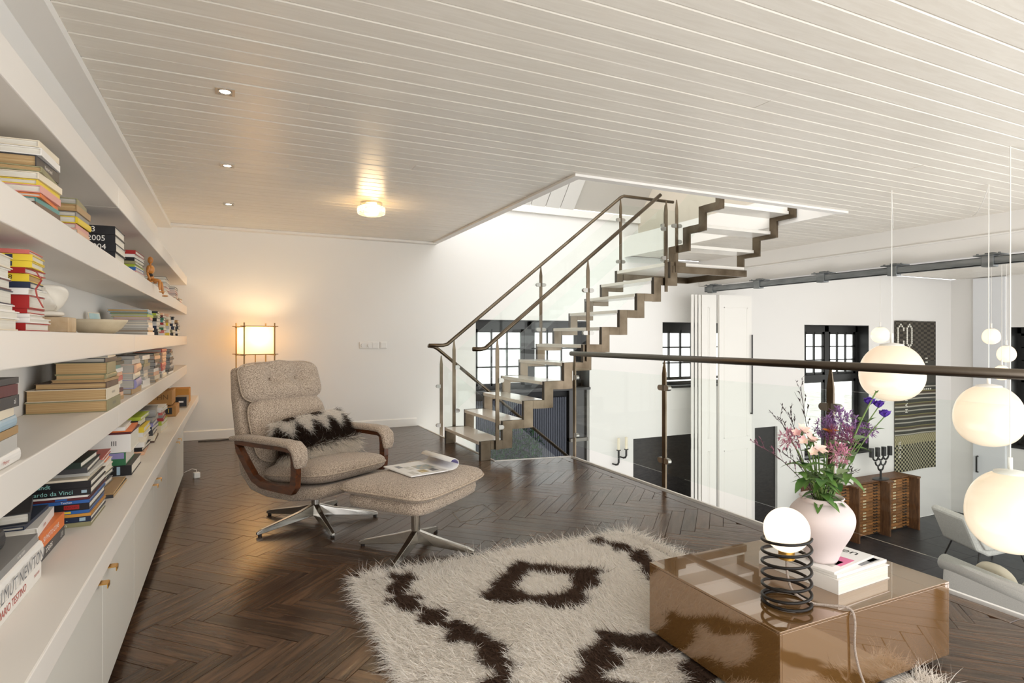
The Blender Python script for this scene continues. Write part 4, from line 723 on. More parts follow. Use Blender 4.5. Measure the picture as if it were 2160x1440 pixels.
# ================================================================ CEILING LIGHTS
glow = M('downlight_lamp', '#fff4e0', .3, emis='#fff0dc', estr=16); satin = M('satin_frame', '#bdb4a8', .35, .6)
for i, y in enumerate((3.487, 4.98, 6.416)):
    e = empty('downlight', (-.037, y, CZ), 0, ('square recessed ceiling spot nearest the camera', 'square recessed ceiling spot, middle of the row of three', 'square recessed ceiling spot nearest the far wall')[i], 'downlight', 'recessed ceiling spots')
    f = MB(); 
    for a, b in (((-.048, -.048), (.048, -.034)), ((-.048, .034), (.048, .048)), ((-.048, -.034), (-.034, .034)), ((.034, -.034), (.048, .034))): f.box((a[0], a[1], -.007), (b[0], b[1], -.001))
    f.build('frame', satin, e); MB().lathe([(.035, -.002), (.035, -.006), (.029, -.006), (.027, -.002)], 24).build('bezel', chrome, e, smooth=True); MB().cyl((0, 0, -.005), (0, 0, -.002), .026, 20).build('lamp_face', glow, e)
    ld = bpy.data.lights.new('spot_light', 'SPOT'); ld.energy = 9; ld.color = (1, .83, .62); ld.spot_size = R(95); ld.spot_blend = .6; ld.shadow_soft_size = .03; lo = link(bpy.data.objects.new('spot_light', ld), e); lo.location = (0, 0, -.02)
CL = empty('ceiling_lamp', (1.215, 5.76, CZ), 0, 'round cut-glass ceiling lamp with a warm bulb', 'lamp')
MB().lathe([(.105, 0), (.105, -.018), (.09, -.024), (0, -.024)], 32).build('mount', chrome, CL, auto=True); pr = [(.10, -.02)]
def facet(p): 
    a = math.atan2(p.y, p.x); return Vector((p.x*(1+.04*math.cos(a*14)), p.y*(1+.04*math.cos(a*14)), p.z))
MB().sup(.132, .132, .052, 2, 3.2, 56, 12, facet).build('glass_bowl', M('cut_glass', '#fff1d8', .12, emis='#ffdca0', estr=.25, trans=.85), CL, loc=(0, 0, -.078))
MB().sup(.03, .03, .025, 2, 2, 14, 8).build('bulb', M('warm_bulb2', '#ffe2a8', .3, emis='#ffd48a', estr=25), CL, smooth=True, loc=(.02, -.03, -.075)); ld = bpy.data.lights.new('ceiling_bulb', 'POINT'); ld.energy = 7; ld.color = (1, .72, .42); ld.shadow_soft_size = .12; lo = link(bpy.data.objects.new('ceiling_bulb', ld), CL); lo.location = (0, 0, -.15)
# ================================================================ RUG
RG = empty('shaggy_rug', (1.34, 1.92, 0), 0, 'shaggy ivory rug with dark brown diamonds and zigzag border', 'rug')
rx0, rx1, ry0, ry1 = .55, 2.17, .80, 2.93
def rug_dark(x, y):
    x = x+.018*np.sin(y*37+x*11); y = y+.018*np.sin(x*41)
    dk = np.zeros_like(x, bool)
    for cx, cy in ((1.357, 2.487), (1.35, 1.70), (1.35, .92)):
        d = np.abs(x-cx)/.345+np.abs(y-cy)/.30; dk |= (d < 1.0) & (d > .50)
    ax = np.abs(x-1.352); ph_ = ((y-2.04)/.60) % 2; tri = np.where(ph_ < 1, ph_, 2-ph_); off = .47+.21*np.floor(tri*4.2)/4.0
    dk |= (np.abs(ax-off) < .052) & (y < 2.90); return dk
gx, gy = 60, 76; vs = []; fs = []
for j in range(gy+1):
    for i in range(gx+1):
        x = rx0+(rx1-rx0)*i/gx; y = ry0+(ry1-ry0)*j/gy; e = min(i, gx-i, 3)/3*min(j, gy-j, 3)/3; vs.append((x-1.34+.012*math.sin(y*7), y-1.92+.014*math.sin(x*6)+.06*max(0, x-1.9)*0, .004+.012*e+.003*math.sin(x*9)*math.sin(y*7)*e))
for j in range(gy):
    for i in range(gx): a = j*(gx+1)+i; fs.append((a, a+1, a+gx+2, a+gx+1))
me = bpy.data.meshes.new('woven_base'); me.from_pydata(vs, [], fs); V_ = np.array(vs); dkb = rug_dark(V_[:, 0]+1.34, V_[:, 1]+1.92); cc = np.where(dkb[:, None], np.array(lin('#5c483c')), np.array(lin('#f3ede4')))
ca2 = me.color_attributes.new('Col', 'FLOAT_COLOR', 'POINT'); c4 = np.ones((len(vs), 4)); c4[:, :3] = cc; ca2.data.foreach_set('color', c4.reshape(-1)); me.materials.append(furm); bo = link(bpy.data.objects.new('woven_base', me), RG)
n = 120000; X = rng.uniform(rx0, rx1, n); Y = ry0+(ry1-ry0)*np.sqrt(rng.uniform(.12, 1, n)) if False else rng.uniform(1.15, ry1, n)
ne = 7000; ex = np.concatenate([rng.uniform(rx0, rx1, ne//2), np.where(rng.uniform(size=ne//2) < .6, rx0, rx1)+rng.normal(0, .012, ne//2)]); ey = np.concatenate([ry1+rng.normal(0, .012, ne//2), rng.uniform(1.15, ry1, ne//2)])
X = np.concatenate([X, np.clip(ex, rx0, rx1)]); Y = np.concatenate([Y, np.clip(ey, ry0, ry1)]); n = len(X)
dk = rug_dark(X, Y); colr = np.where(dk[:, None], np.array(lin('#5c483c')), np.array(lin('#fbf6ef')))*rng.uniform(.86, 1.05, (n, 1))
fl_a = .9*np.sin(X*3.1+Y*2.3)+.8*np.sin(X*7-Y*5)+2.6+rng.normal(0, .7, n); D = np.stack([np.cos(fl_a)*.8, np.sin(fl_a)*.8, rng.uniform(.25, .8, n)], 1)
em = np.minimum(np.minimum(X-rx0, rx1-X), ry1-Y); out = np.stack([np.where(X-rx0 < .03, -1., np.where(rx1-X < .03, 1., 0)), np.where(ry1-Y < .03, 1., 0), np.zeros(n)], 1); D += out*1.0; D /= np.linalg.norm(D, axis=1)[:, None]
ln = rng.uniform(.022, .048, n)+np.where(em < .02, rng.uniform(0, .05, n), 0)
under = (X > 1.50) & (X < 2.40) & (Y > 1.27) & (Y < 1.92); ln[under] = .006; D[under] = np.array([.7, .7, .1])
fur('pile', furm, np.stack([X-1.34, Y-1.92, np.full(n, .014)], 1), D, ln, rng.uniform(.0014, .0030, n), colr, RG, droop=.25, curl=.3)
# ================================================================ COFFEE TABLE
TX0, TX1, TY0, TY1, TZ = 1.512, 2.392, 1.28, 1.905, .30
def bronze(name, f):
    m = M(name, '#a8834f', .5); nt = m.node_tree; N = nt.nodes; L = nt.links; p = N['Principled BSDF']; p.inputs['Base Color'].default_value = (*lin('#8a6436'), 1); p.inputs['Metallic'].default_value = .45; p.inputs['Roughness'].default_value = .10
    p.inputs['Coat Weight'].default_value = 1; p.inputs['Coat Roughness'].default_value = .01; p.inputs['Coat IOR'].default_value = f; return m
brz = bronze('bronze_back_painted_glass', 2.2)
CT = empty('coffee_table', ((TX0+TX1)/2, (TY0+TY1)/2, .0), 0, 'low bronze mirrored glass block coffee table on the rug', 'table'); hw, hd_ = (TX1-TX0)/2, (TY1-TY0)/2
for i in range(2):
    for j in range(2): MB().box((-hw+.006+i*hw, -hd_+.006+j*hd_, TZ-.008), (-hw+.006+(i+1)*hw-.0125+.0, -hd_+.006+(j+1)*hd_-.0125, TZ)).build('top_panel', brz, CT, bevel=.0012) if False else None
MB().box((-hw, -hd_, TZ-.008), (hw, hd_, TZ)).build('top_panel', brz, CT, bevel=.0015)
for nme, a, b in (('side_panel', (-hw, -hd_, .03), (-hw+.008, hd_, TZ-.0085)), ('side_panel', (hw-.008, -hd_, .03), (hw, hd_, TZ-.0085)), ('side_panel', (-hw+.0085, -hd_, .03), (hw-.0085, -hd_+.008, TZ-.0085)), ('side_panel', (-hw+.0085, hd_-.008, .03), (hw-.0085, hd_, TZ-.0085))): MB().box(a, b).build(nme, brz, CT, bevel=.0012)
MB().box((-hw+.03, -hd_+.03, .018), (hw-.03, hd_-.03, TZ-.02)).build('plinth', black, CT)
# spiral lamp
SLx, SLy = 1.702, 1.415
SP = empty('table_lamp', (SLx, SLy, TZ), 0, 'opal globe lamp on a black wire spiral, standing on the coffee table', 'lamp'); pts = []; rad = .077
for i in range(24): a = 2*math.pi*i/24; pts.append((rad*math.cos(a), rad*math.sin(a), .006))
turns = 5.85; hgt = .222; k = 190
for i in range(k+1): t = i/k; a = 2*math.pi*turns*t; pts.append(((rad)*math.cos(a), rad*math.sin(a), .006+hgt*t))
MB().tube(pts, .0052, 8).build('wire_spiral', blackm, SP, smooth=True)
opal = lambda nm, st, col='#ffe9cf': M(nm, '#fff6ea', .12, emis=col, estr=st, spec=.5)
MB().sup(.0735, .0735, .074, 2, 2, 48, 28).build('globe', opal('table_globe_opal', 1.15, '#ffe3bd'), SP, smooth=True, loc=(0, 0, .247)); MB().cyl((0, 0, .150), (0, 0, .18), .026, 20).build('lamp_holder', brass, SP, auto=True)
cpts = [(SLx, SLy, TZ+.15), (SLx, SLy-.005, TZ+.09), (SLx+.012, SLy-.02, TZ+.04), (SLx+.06, SLy-.05, TZ+.008), (SLx+.10, SLy-.085, TZ+.006), (SLx+.135, TY0+.01, TZ+.008), (SLx+.14, TY0-.012, TZ-.02), (SLx+.145, TY0-.012, .16), (SLx+.18, TY0-.04, .04), (SLx+.24, TY0-.12, .03)]
def smooth_path(P, n=6):
    P = [Vector(p) for p in P]; out = []
    for i in range(len(P)-1):
        a, b, c, d = P[max(i-1, 0)], P[i], P[i+1], P[min(i+2, len(P)-1)]
        for j in range(n): t = j/n; out.append(.5*((2*b)+(c-a)*t+(2*a-5*b+4*c-d)*t*t+(3*b-a-3*c+d)*t**3))
    return out+[P[-1]]
co = MB().tube(smooth_path(cpts), .0042, 8).build('lamp_flex', M('fabric_flex', '#b3a497', .8, var=(300, '#8f8176')), smooth=True); co.parent = SP; co.matrix_parent_inverse = SP.matrix_basis.inverted()
# books and magazines under the vase
b1 = book(.33, .31, .05, 'white'); b1.location = (2.06, 1.55, TZ+.0004); b1.rotation_euler = (0, 0, R(183)); tag(b1, 'thick white hardback at the bottom of the coffee table pile', 'book', 'coffee table books')
def mag(loc, rz, T, label, w=.30, l=.24, cover=None):
    m = MB().box((-w/2, -l/2, 0), (w/2, l/2, T)).build('magazine', M('mag_edge', '#e4e0da', .5)); m.location = loc; m.rotation_euler = (0, 0, R(rz)); tag(m, label, 'magazine', 'coffee table magazines')
    c = MB().box((-w/2, -l/2, T), (w/2, l/2, T+.0008)).build('cover', cover or pap, m); return m
m1 = mag((2.07, 1.535, TZ+.0512), 4, .010, 'colourful magazine between the white hardback and the top magazine', .31, .27); 
for x, y, w_, h_, kk in ((.07, -.08, .12, .09, 3), (-.08, -.07, .1, .08, 2), (.1, -.1, .05, .04, 1)): MB().box((x-w_/2, y-h_/2, .0109), (x+w_/2, y+h_/2, .0113)).build('printed_picture', prm[kk], m1)
m2 = mag((2.045, 1.55, TZ+.0626), 9, .007, 'magazine on top of the pile, under the pink vase', .29, .26); 
for x, y, w_, h_, c_ in ((.02, .05, .07, .1, prm[3]), (-.02, -.09, .10, .05, M('pink_print', '#d86f9a', .4)), (-.06, -.05, .08, .1, prm[4])): MB().box((x-w_/2, y-h_/2, .0079), (x+w_/2, y+h_/2, .0083)).build('printed_picture', c_, m2)
text(m2, 'wonen', .06, (.11, .0, .0084), (0, 0, R(-90)), inkK, sx=1.15)
# vase
VX, VY, VZ = 1.99, 1.50, TZ+.0706
vs_ = MB().lathe([(0, 0), (.05, 0)]+[(p.x, p.y) for p in smooth_path([(.055, .008, 0), (.07, .05, 0), (.098, .105, 0), (.112, .15, 0), (.107, .185, 0), (.085, .213, 0), (.072, .222, 0)], 5)]+[(.070, .228), (.077, .236), (.074, .239), (.066, .230), (.066, .222), (.1, .17), (.06, .03), (0, .015)], 72).build('vase', M('matt_pink_ceramic', '#d5c7c4', .55, bump=(40, .03)), smooth=True, loc=(VX, VY, VZ)); tag(vs_, 'matt pale pink ceramic vase full of flowers', 'vase')
# flowers
stem_m = M('stem_green', '#55723a', .6, var=(30, '#7b9152')); leaf_m = M('leaf_green', '#3f6630', .45, var=(12, '#6d8f46'), spec=.4); leaf2 = M('eucalyptus_leaf', '#5f7d52', .55, var=(10, '#8aa075')); twig_m = M('dark_twig', '#3a2c2c', .7)
def at(u, v, d): r = ray(u, v); return Vector((r[0]*d, r[1]*d, 1.2+r[2]*d))
def leaf(m, base, dirv, L_, W_, up=(0, 0, 1), droop=.3):
    d = Vector(dirv).normalized(); s = d.cross(Vector(up)); s = s.normalized() if s.length > 1e-3 else Vector((1, 0, 0)); nrm = s.cross(d).normalized(); rows = []
    for t, w_ in ((0, .06), (.2, .62), (.45, 1.), (.7, .78), (.9, .34), (1, .02)): rows.append((Vector(base)+d*L_*t-Vector((0, 0, 1))*droop*L_*t*t, w_*W_/2))
    vs = []
    for c, w_ in rows: vs += [c-s*w_+nrm*w_*.35, c-nrm*.0, c+s*w_+nrm*w_*.35]
    fs = []
    for i in range(5): fs += [(3*i, 3*i+1, 3*i+4, 3*i+3), (3*i+1, 3*i+2, 3*i+5, 3*i+4)]
    m.add(vs, fs); return m
mouth = Vector((VX, VY, VZ+.23)); FG = 'flowers in the pink vase'
def stem_path(tip, rr=.035):
    a = math.atan2(tip.y-mouth.y, tip.x-mouth.x); root = Vector((VX-math.cos(a)*.03, VY-math.sin(a)*.03, VZ+.03)); m_ = mouth+Vector((math.cos(a), math.sin(a), 0))*rr; mid = m_.lerp(tip, .55)+Vector((0, 0, .03)); return smooth_path([root, m_, mid, tip], 5)
def flower(name, tip, label, r=.0022, sm=None):
    e = empty(name, (VX, VY, VZ+.03), 0, label, 'flower', FG); P = stem_path(tip); o = Vector((VX, VY, VZ+.03)); MB().tube([p-o for p in P], r, 6).build('stem', sm or stem_m, e, smooth=True); return e, [p-o for p in P], tip-o
def petals(e, c, n, L_, W_, mat, open_=.6, up=Vector((0, 0, 1)), name='petal'):
    u = Vector(up).normalized(); s = u.orthogonal().normalized(); t = u.cross(s)
    for k in range(n):
        a = 2*math.pi*k/n+random.uniform(-.2, .2); dv = (s*math.cos(a)+t*math.sin(a))*open_+u*(1-open_*.6); leaf(MB(), c, dv, L_*random.uniform(.85, 1.1), W_, up=u, droop=.15).build(name, mat, e, smooth=True)
pur = M('violet_petal', '#5a37a0', .5, sss=.1); mau = M('mauve_floret', '#94719e', .55, var=(60, '#76507f')); pnk = M('pink_petal', '#dfa7a8', .5, var=(25, '#efe0c8')); org = M('orange_petal', '#e08a2a', .5); ros = M('rose_floret', '#c48799', .55); dpu = M('plum_floret', '#7d4564', .55)
for (u, v, d, l) in ((1834, 852, 2.16, 'violet lisianthus bloom highest at the right of the bouquet'), (1853, 858, 2.20, 'violet lisianthus bloom between the two others at the right'), (1866, 878, 2.12, 'violet lisianthus bloom lowest at the right of the bouquet')):
    e, P, c = flower('lisianthus', at(u, v, d), l); petals(e, c-Vector((0, 0, .004)), 7, .038, .036, pur, .5); petals(e, c, 5, .03, .03, pur, .25)
    mm = MB(); 
    for k in range(3): leaf(mm, P[-4], (random.uniform(-1, 1), random.uniform(-1, 1), .6), .05, .016)
    mm.build('leaf', leaf_m, e, smooth=True)
for (u, v, d, l, mt) in ((1775, 888, 2.12, 'large mauve starry allium at the top centre', mau), (1802, 900, 2.22, 'mauve starry allium right of the largest one', mau), (1742, 902, 2.10, 'small mauve allium left of the orange bloom', mau), (1772, 925, 2.04, 'plum coloured starry allium in the middle of the bouquet', dpu), (1825, 912, 2.2, 'loose mauve allium floret at the right', mau), (1665, 925, 2.12, 'rose pink spidery bloom at the left', ros), (1768, 955, 2.0, 'pink allium low in the middle', ros)):
    e, P, c = flower('allium', at(u, v, d), l, .0025); mm = MB(); nn = 60 if u in (1775, 1772) else 40; R0 = .042 if nn > 50 else .031
    for k in range(nn):
        dv = Vector((random.gauss(0, 1), random.gauss(0, 1), random.gauss(0, 1)+.3)).normalized(); tip = c+dv*R0*random.uniform(.7, 1.15); mm.tube([c, tip], .0006, 3, cap=False)
        for q in range(4): leaf(mm, tip, dv*.6+Vector((random.gauss(0, .7), random.gauss(0, .7), random.gauss(0, .7))), .018, .0052, up=(.3, .2, 1), droop=0)
    mm.build('floret_head', mt, e)['kind'] = 'stuff'
e, P, c = flower('orange_bloom', at(1752, 913, 2.06), 'orange alstroemeria bloom between the mauve alliums', .0025); petals(e, c, 8, .034, .018, org, .85); petals(e, c+Vector((.015, 0, -.008)), 5, .02, .014, org, .8)
for (u, v, d, l) in ((1690, 908, 2.1, 'pale pink alstroemeria bloom near the left top'), (1704, 925, 2.05, 'pink and green alstroemeria bloom left of centre'), (1724, 948, 2.0, 'creamy pink alstroemeria bloom low in the centre')):
    e, P, c = flower('alstroemeria', at(u, v, d), l, .0026); petals(e, c, 6, .034, .018, pnk, .75, Vector((random.uniform(-.5, .3), -.6, .7))); petals(e, c+Vector((.02, .01, -.012)), 5, .028, .016, pnk, .6, Vector((.6, -.4, .6))); petals(e, c+Vector((-.02, .0, -.01)), 5, .028, .016, pnk, .6, Vector((-.6, -.4, .6)))
    mm = MB()
    for k in range(4): leaf(mm, P[-5+k % 3], (random.uniform(-1, 1), random.uniform(-1, .3), .35), .06, .018)
    mm.build('leaf', leaf_m, e, smooth=True)
for (u, v, d, l) in ((1688, 815, 2.16, 'tall dark wispy twig left of the window frame'), (1640, 878, 2.12, 'dark wispy twig leaning left above the pink bloom'), (1595, 938, 2.08, 'lowest dark twig leaning far left'), (1662, 868, 2.2, 'dark twig between the two left ones'), (1658, 960, 2.02, 'short dark twig in front of the black door'), (1800, 998, 2.0, 'short plum twig at the lower right')):
    e, P, c = flower('twig', at(u, v, d), l, .0012, twig_m); mm = MB()
    for k in range(6, len(P)-1):
        for s in (-1, 1):
            if random.random() < .8:
                dv = (P[k+1]-P[k]).normalized()+Vector((s*random.uniform(.4, .8), random.uniform(-.4, .4), random.uniform(.2, .7))); bl = random.uniform(.015, .045); mm.tube([P[k], P[k]+dv*bl], .0006, 3, cap=False)
                for q in range(4): leaf(mm, P[k]+dv*bl*random.uniform(.4, 1), dv+Vector((random.gauss(0, .5), random.gauss(0, .5), random.gauss(0, .4))), .014, .0045, droop=0)
    mm.build('seed_heads', twig_m if u != 1595 else M('plum_twig', '#7d4d5e', .6), e)['kind'] = 'stuff'
for i, (u, v, d, n_, l, L_, W_) in enumerate(((1680, 975, 2.05, 9, 'leafy green stem hanging out at the left', .085, .034), (1700, 1010, 2.0, 9, 'low leafy stem over the left rim', .09, .034), (1745, 985, 1.97, 9, 'leafy stem standing in the middle front', .085, .03), (1790, 1000, 2.02, 9, 'leafy stem leaning right over the rim', .09, .034), (1720, 1000, 2.12, 9, 'leafy green stem at the back of the bouquet', .085, .03), (1848, 826, 2.14, 3, 'green budded stem rising at the far right', .045, .014))):
    e, P, c = flower('greenery', at(u, v, d), l, .003)
    for k in range(n_):
        q = P[min(len(P)-1, 4+int(k*(len(P)-5)/max(1, n_-1)))]; a = k*2.4+i; leaf(MB(), q, (math.cos(a), math.sin(a)-.35, random.uniform(-.1, .7)), L_*random.uniform(.7, 1.1), W_*random.uniform(.8, 1.2), droop=.55).build('leaf', leaf_m, e, smooth=True)
for i, (u, v, d, n_, l, L_, W_) in enumerate(((1715, 915, 2.14, 6, 'tall leafy stem among the pink blooms', .06, .024), (1760, 930, 2.16, 7, 'tall leafy stem under the mauve alliums', .065, .026), (1815, 935, 2.1, 6, 'tall leafy stem under the lisianthus', .065, .022), (1735, 1012, 1.93, 6, 'broad-leaved stem at the front rim', .075, .036))):
    e, P, c = flower('greenery', at(u, v, d), l, .0028)
    for k in range(n_):
        q = P[min(len(P)-1, 6+int(k*(len(P)-7)/max(1, n_-1)))]; a = k*2.4+i*1.3; leaf(MB(), q, (math.cos(a), math.sin(a)-.4, random.uniform(.1, .9)), L_*random.uniform(.7, 1.1), W_*random.uniform(.8, 1.2), droop=.4).build('leaf', leaf_m, e, smooth=True)
for (u, v, d, l) in ((1804, 928, 2.05, 'round-leaved eucalyptus stem behind the lisianthus'), (1766, 1000, 1.95, 'round green leaf stem low at the vase mouth')):
    e, P, c = flower('eucalyptus', at(u, v, d), l, .002)
    for k in range(5): q = P[-1-2*k] if 2*k < len(P)-3 else P[5]; a = k*2.1; leaf(MB(), q, (math.cos(a), math.sin(a)-.3, .35), .055, .05, droop=.2).build('leaf', leaf2, e, smooth=True)

# small fittings in and on the floor
FH = empty('floor_hatch', (1.60, 3.74, 0), 0, 'metal-edged square hatch let into the floor behind the footstool', 'floor hatch'); q = [pz(*p) for p in ((954, 1080), (971, 1101), (1053, 1087), (1019, 1063))]
for i in range(4):
    a, b = q[i], q[(i+1) % 4]; d = (b-a); o = MB().box((0, -.003, -.004), (d.length, .003, .0012)).build('edge_bar', steel, FH); o.location = a-Vector((1.60, 3.74, 0)); o.rotation_euler = (0, 0, math.atan2(d.y, d.x))
ad = empty('power_adapter', (-.28, 5.72, 0), R(20), 'small white power adapter on the floor at the cabinet end', 'adapter'); MB().box((-.025, -.02, 0), (.025, .02, .05)).build('adapter_body', white, ad, bevel=.006); MB().tube([(0, 0, .05), (0, .0, .07), (-.03, .02, .08), (-.08, .06, .05)], .003, 6).build('plug_lead', white, ad)
# ================================================================ HALL BEYOND THE RAILING
# galvanised sliding-door track
tk = empty('door_track', (7.17, 7.55, 1.96), 0, 'galvanised sliding door track hung under the white beam', 'track')
MB().box((-.035, -7.9, 0), (.035, 0, .008)).box((-.035, -7.9, 0), (-.029, 0, .085)).box((.029, -7.9, 0), (.035, 0, .085)).box((-.035, -7.9, .079), (.035, 0, .085)).build('rail_profile', zinc, tk)
for u in (1502, 1600, 1735, 1886, 2088):
    y = px(u, 600, 7.17).y-7.55; b = MB().box((-.05, y-.055, -.018), (.05, y+.055, .10)).box((-.06, y-.13, .10), (.09, y+.13, .112)).box((-.02, y-.04, .112), (.1, y+.04, .13)).build('bracket', zinc, tk, bevel=.004)
    for s in (-.1, .1): MB().cyl((-.03, y+s, .105), (-.03, y+s, .125), .012, 8).build('bolt', zinc, b)
# folding doors, pushed together against the far wall
fd = empty('door_4', (7.17, 7.45, -2.70), 0, 'white panelled folding doors pushed together under the track', 'door', kind='structure')
dw = M('door_white', '#e8e5de', .45); dwg = M('door_shadow_line', '#b5b1a6', .6)
def leaf_door(x0, y0, x1, y1, name='door_leaf'):
    d = Vector((x1-x0, y1-y0, 0)); L_ = d.length; m = MB().box((0, -.02, 0), (L_, .02, 4.60)); o = m.build(name, dw, fd); o.location = (x0, y0, 0); o.rotation_euler = (0, 0, math.atan2(d.y, d.x))
    for z0, z1 in ((.25, 2.05), (2.25, 4.4)):
        for s in (-1, 1):
            f = MB(); 
            for a, b in (((.1, z0), (L_-.1, z0+.012)), ((.1, z1-.012), (L_-.1, z1)), ((.1, z0), (.112, z1)), ((L_-.112, z0), (L_-.1, z1))): f.box((a[0], s*.02-.004, a[1]), (b[0], s*.02+.004, b[1]))
            f.build('panel_moulding', dw, o)
    return o
l1 = leaf_door(.0, -.18, .72, -.18); MB().tube([(.70, -.05, 2.62), (.70, -.05, 3.95)], .012, 6).box((.69, -.05, 2.62), (.71, -.02, 2.64)).build('bar_handle', black, l1)
leaf_door(-.25, -.06, -.03, -.15)
for i in range(3): leaf_door(-.44+i*.075, -.06, -.19+i*.075, .22)
# tapestry
tp = empty('wall_tapestry', (13.38, YW-.03, -.05), 0, 'long dark woven wall hanging with white dotted letters and striped bands', 'tapestry'); TW, TH = 1.42, 3.22
def weave(name, c1, c2, s):
    m = bpy.data.materials.new(name); m.use_nodes = True; nt = m.node_tree; N = nt.nodes; L = nt.links; p = N['Principled BSDF']; tc = N.new('ShaderNodeTexCoord'); mp = N.new('ShaderNodeMapping'); mp.inputs['Scale'].default_value = s; L.new(tc.outputs['Object'], mp.inputs[0])
    w = N.new('ShaderNodeTexChecker'); w.inputs['Scale'].default_value = 1; w.inputs[1].default_value = (*lin(c1), 1); w.inputs[2].default_value = (*lin(c2), 1); n = N.new('ShaderNodeTexNoise'); n.inputs['Scale'].default_value = 1.2; L.new(mp.outputs[0], n.inputs[0])
    mx = N.new('ShaderNodeMix'); mx.data_type = 'VECTOR'; mx.inputs[0].default_value = .25; L.new(mp.outputs[0], mx.inputs[4]); L.new(n.outputs['Color'], mx.inputs[5]); L.new(mx.outputs[1], w.inputs[0]); L.new(w.outputs[0], p.inputs['Base Color']); p.inputs['Roughness'].default_value = .9; return m
def band(v0, v1, m, name='woven_band'):
    """band of the cloth from fraction v0 to v1 down from the top, with a soft wave"""
    z1, z0 = TH/2-v0*TH, TH/2-v1*TH; nx = 14; vs = []; fs = []; yo = lambda x: .02*math.sin(x*5)
    for j, z in enumerate((z0, z1)):
        for i in range(nx+1): x = -TW/2+TW*i/nx; vs += [(x, yo(x), z), (x, yo(x)+.008, z)]
    for i in range(nx): a = 2*i; b = 2*(nx+1)+2*i; fs += [(a, a+2, b+2, b), (a+1, b+1, b+3, a+3), (a, a+1, a+3, a+2), (b, b+2, b+3, b+1)]
    fs += [(0, 2*(nx+1), 2*(nx+1)+1, 1), (2*nx, 2*nx+1, 4*nx+3, 4*nx+2)]
    return MB().add(vs, fs).build(name, m, tp, smooth=False)
wv1 = weave('weave_dark', '#322e28', '#524c41', (12, 1, 26)); wv2 = weave('weave_pattern', '#23221c', '#a39d80', (26, 1, 30)); wv3 = weave('weave_khaki', '#7d765a', '#a39b78', (40, 1, 30)); st_d = M('stripe_dark', '#3a3a34', .9); st_l = M('stripe_light', '#a39f92', .9); st_y = M('stripe_olive', '#77714a', .9)
band(0, .27, wv1); band(.27, .42, M('weave_grey', '#45423b', .9)); v = .42; i = 0
while v < .76:
    h_ = (.018, .008, .022, .006, .014, .010)[i % 6]; band(v, min(v+h_, .76), (st_d, st_l, st_d, st_y, M('stripe_brown', '#4d4336', .9), st_l)[i % 6]); v += h_; i += 1
band(.76, .82, wv3); band(.82, 1.0, wv2)
dotm = M('white_dot', '#e6e3d8', .8); dm = MB().cyl((0, -.012, 0), (0, 0, 0), .021, 10).mesh('dot'); dm.materials.append(dotm)
def dots(cx, pts):
    for (i, j) in pts: o = link(bpy.data.objects.new('dot', dm), tp); x = cx+i*.042; o.location = (x, .02*math.sin(x*5)-.001, TH/2-.08-j*.04)
Cc = [(4, 2), (4, 3), (3, 1), (2, 0), (1, 1), (4, 10), (4, 9), (3, 11), (2, 12), (1, 11)]+[(0, j) for j in range(2, 11)]; Oo = [(2, 0), (1, 1), (3, 1), (2, 12), (1, 11), (3, 11)]+[(0, j) for j in range(2, 11)]+[(4, j) for j in range(2, 11)]
dots(-.63, Cc); dots(-.35, Oo)
for k in range(5): MB().box((.33, -.016, TH/2-.82-k*.085), (.40, .0, TH/2-.80-k*.085)).build('white_mark', dotm, tp)
for k in range(5): MB().box((.25+k*.07, .004, TH/2-1.5), (.28+k*.07, .02, TH/2-1.47)).build('white_mark', dotm, tp)
text(tp, 'H A R J A', .13, (-.37, -.03, -.1), (R(90), R(-90), 0), dotm); text(tp, 'KC JUL', .12, (-.6, -.03, -1.12), (R(90), R(-90), 0), dotm)
# plan chest
pcw = wood('old_oak_chest', '#6e4726', '#ad7743', .5, scale=(2, 10, 10), rnd=.25, bump=.2); pcd = wood('old_oak_chest_dark', '#543620', '#7d5636', .5, scale=(6, 6, 1.2), rnd=.1, bump=.2); PC = empty('plan_chest', (9.84, 7.84, -2.719), 0, 'old wooden plan chest with many shallow drawers against the far wall', 'drawer chest')
Wc = .935
for i in range(4): MB().box((i*Wc-.022, -.52, 0), (i*Wc+.022, -.002, 1.06)).build('side_panel', pcd, PC)
MB().box((-.03, -.36, 1.06), (3*Wc+.03, 0, 1.09)).build('top', pcd, PC)
for i in range(4): MB().box((max(-.03, i*Wc-.1), -.53, 1.06), (min(3*Wc+.03, i*Wc+.1), -.36, 1.0899)).build('top_wing', pcd, PC)
MB().box((.0, -.30, 0), (3*Wc, -.01, 1.06)).build('carcass', M('chest_inside', '#1f140c', .8), PC)
labm = M('paper_label', '#d8cfae', .8); nd = 17; hd2 = 1.0/nd
dr_me = MB().box((.03, -.335, .003), (Wc-.03, -.30, hd2-.003)).mesh('drawer'); dr_me.materials.append(pcw); pu = MB().tube([(-.05, 0, .0), (-.05, -.022, -.006), (.05, -.022, -.006), (.05, 0, 0)], .009, 5).mesh('pull'); pu.materials.append(black); lb = MB().box((-.045, -.004, -.012), (.045, 0, .012)).mesh('label_card'); lb.materials.append(labm)
for i in range(3):
    for j in range(nd):
        o = link(bpy.data.objects.new('drawer', dr_me), PC); o.location = (i*Wc, 0, .04+j*hd2)
        for x in (.13, Wc-.2): q = link(bpy.data.objects.new('pull', pu), o); q.location = (x, -.335, hd2/2)
        if (i*5+j*3) % 4 != 1: q = link(bpy.data.objects.new('label_card', lb), o); q.location = (Wc*.45, -.335, hd2/2)
CTZ = -2.719+1.09
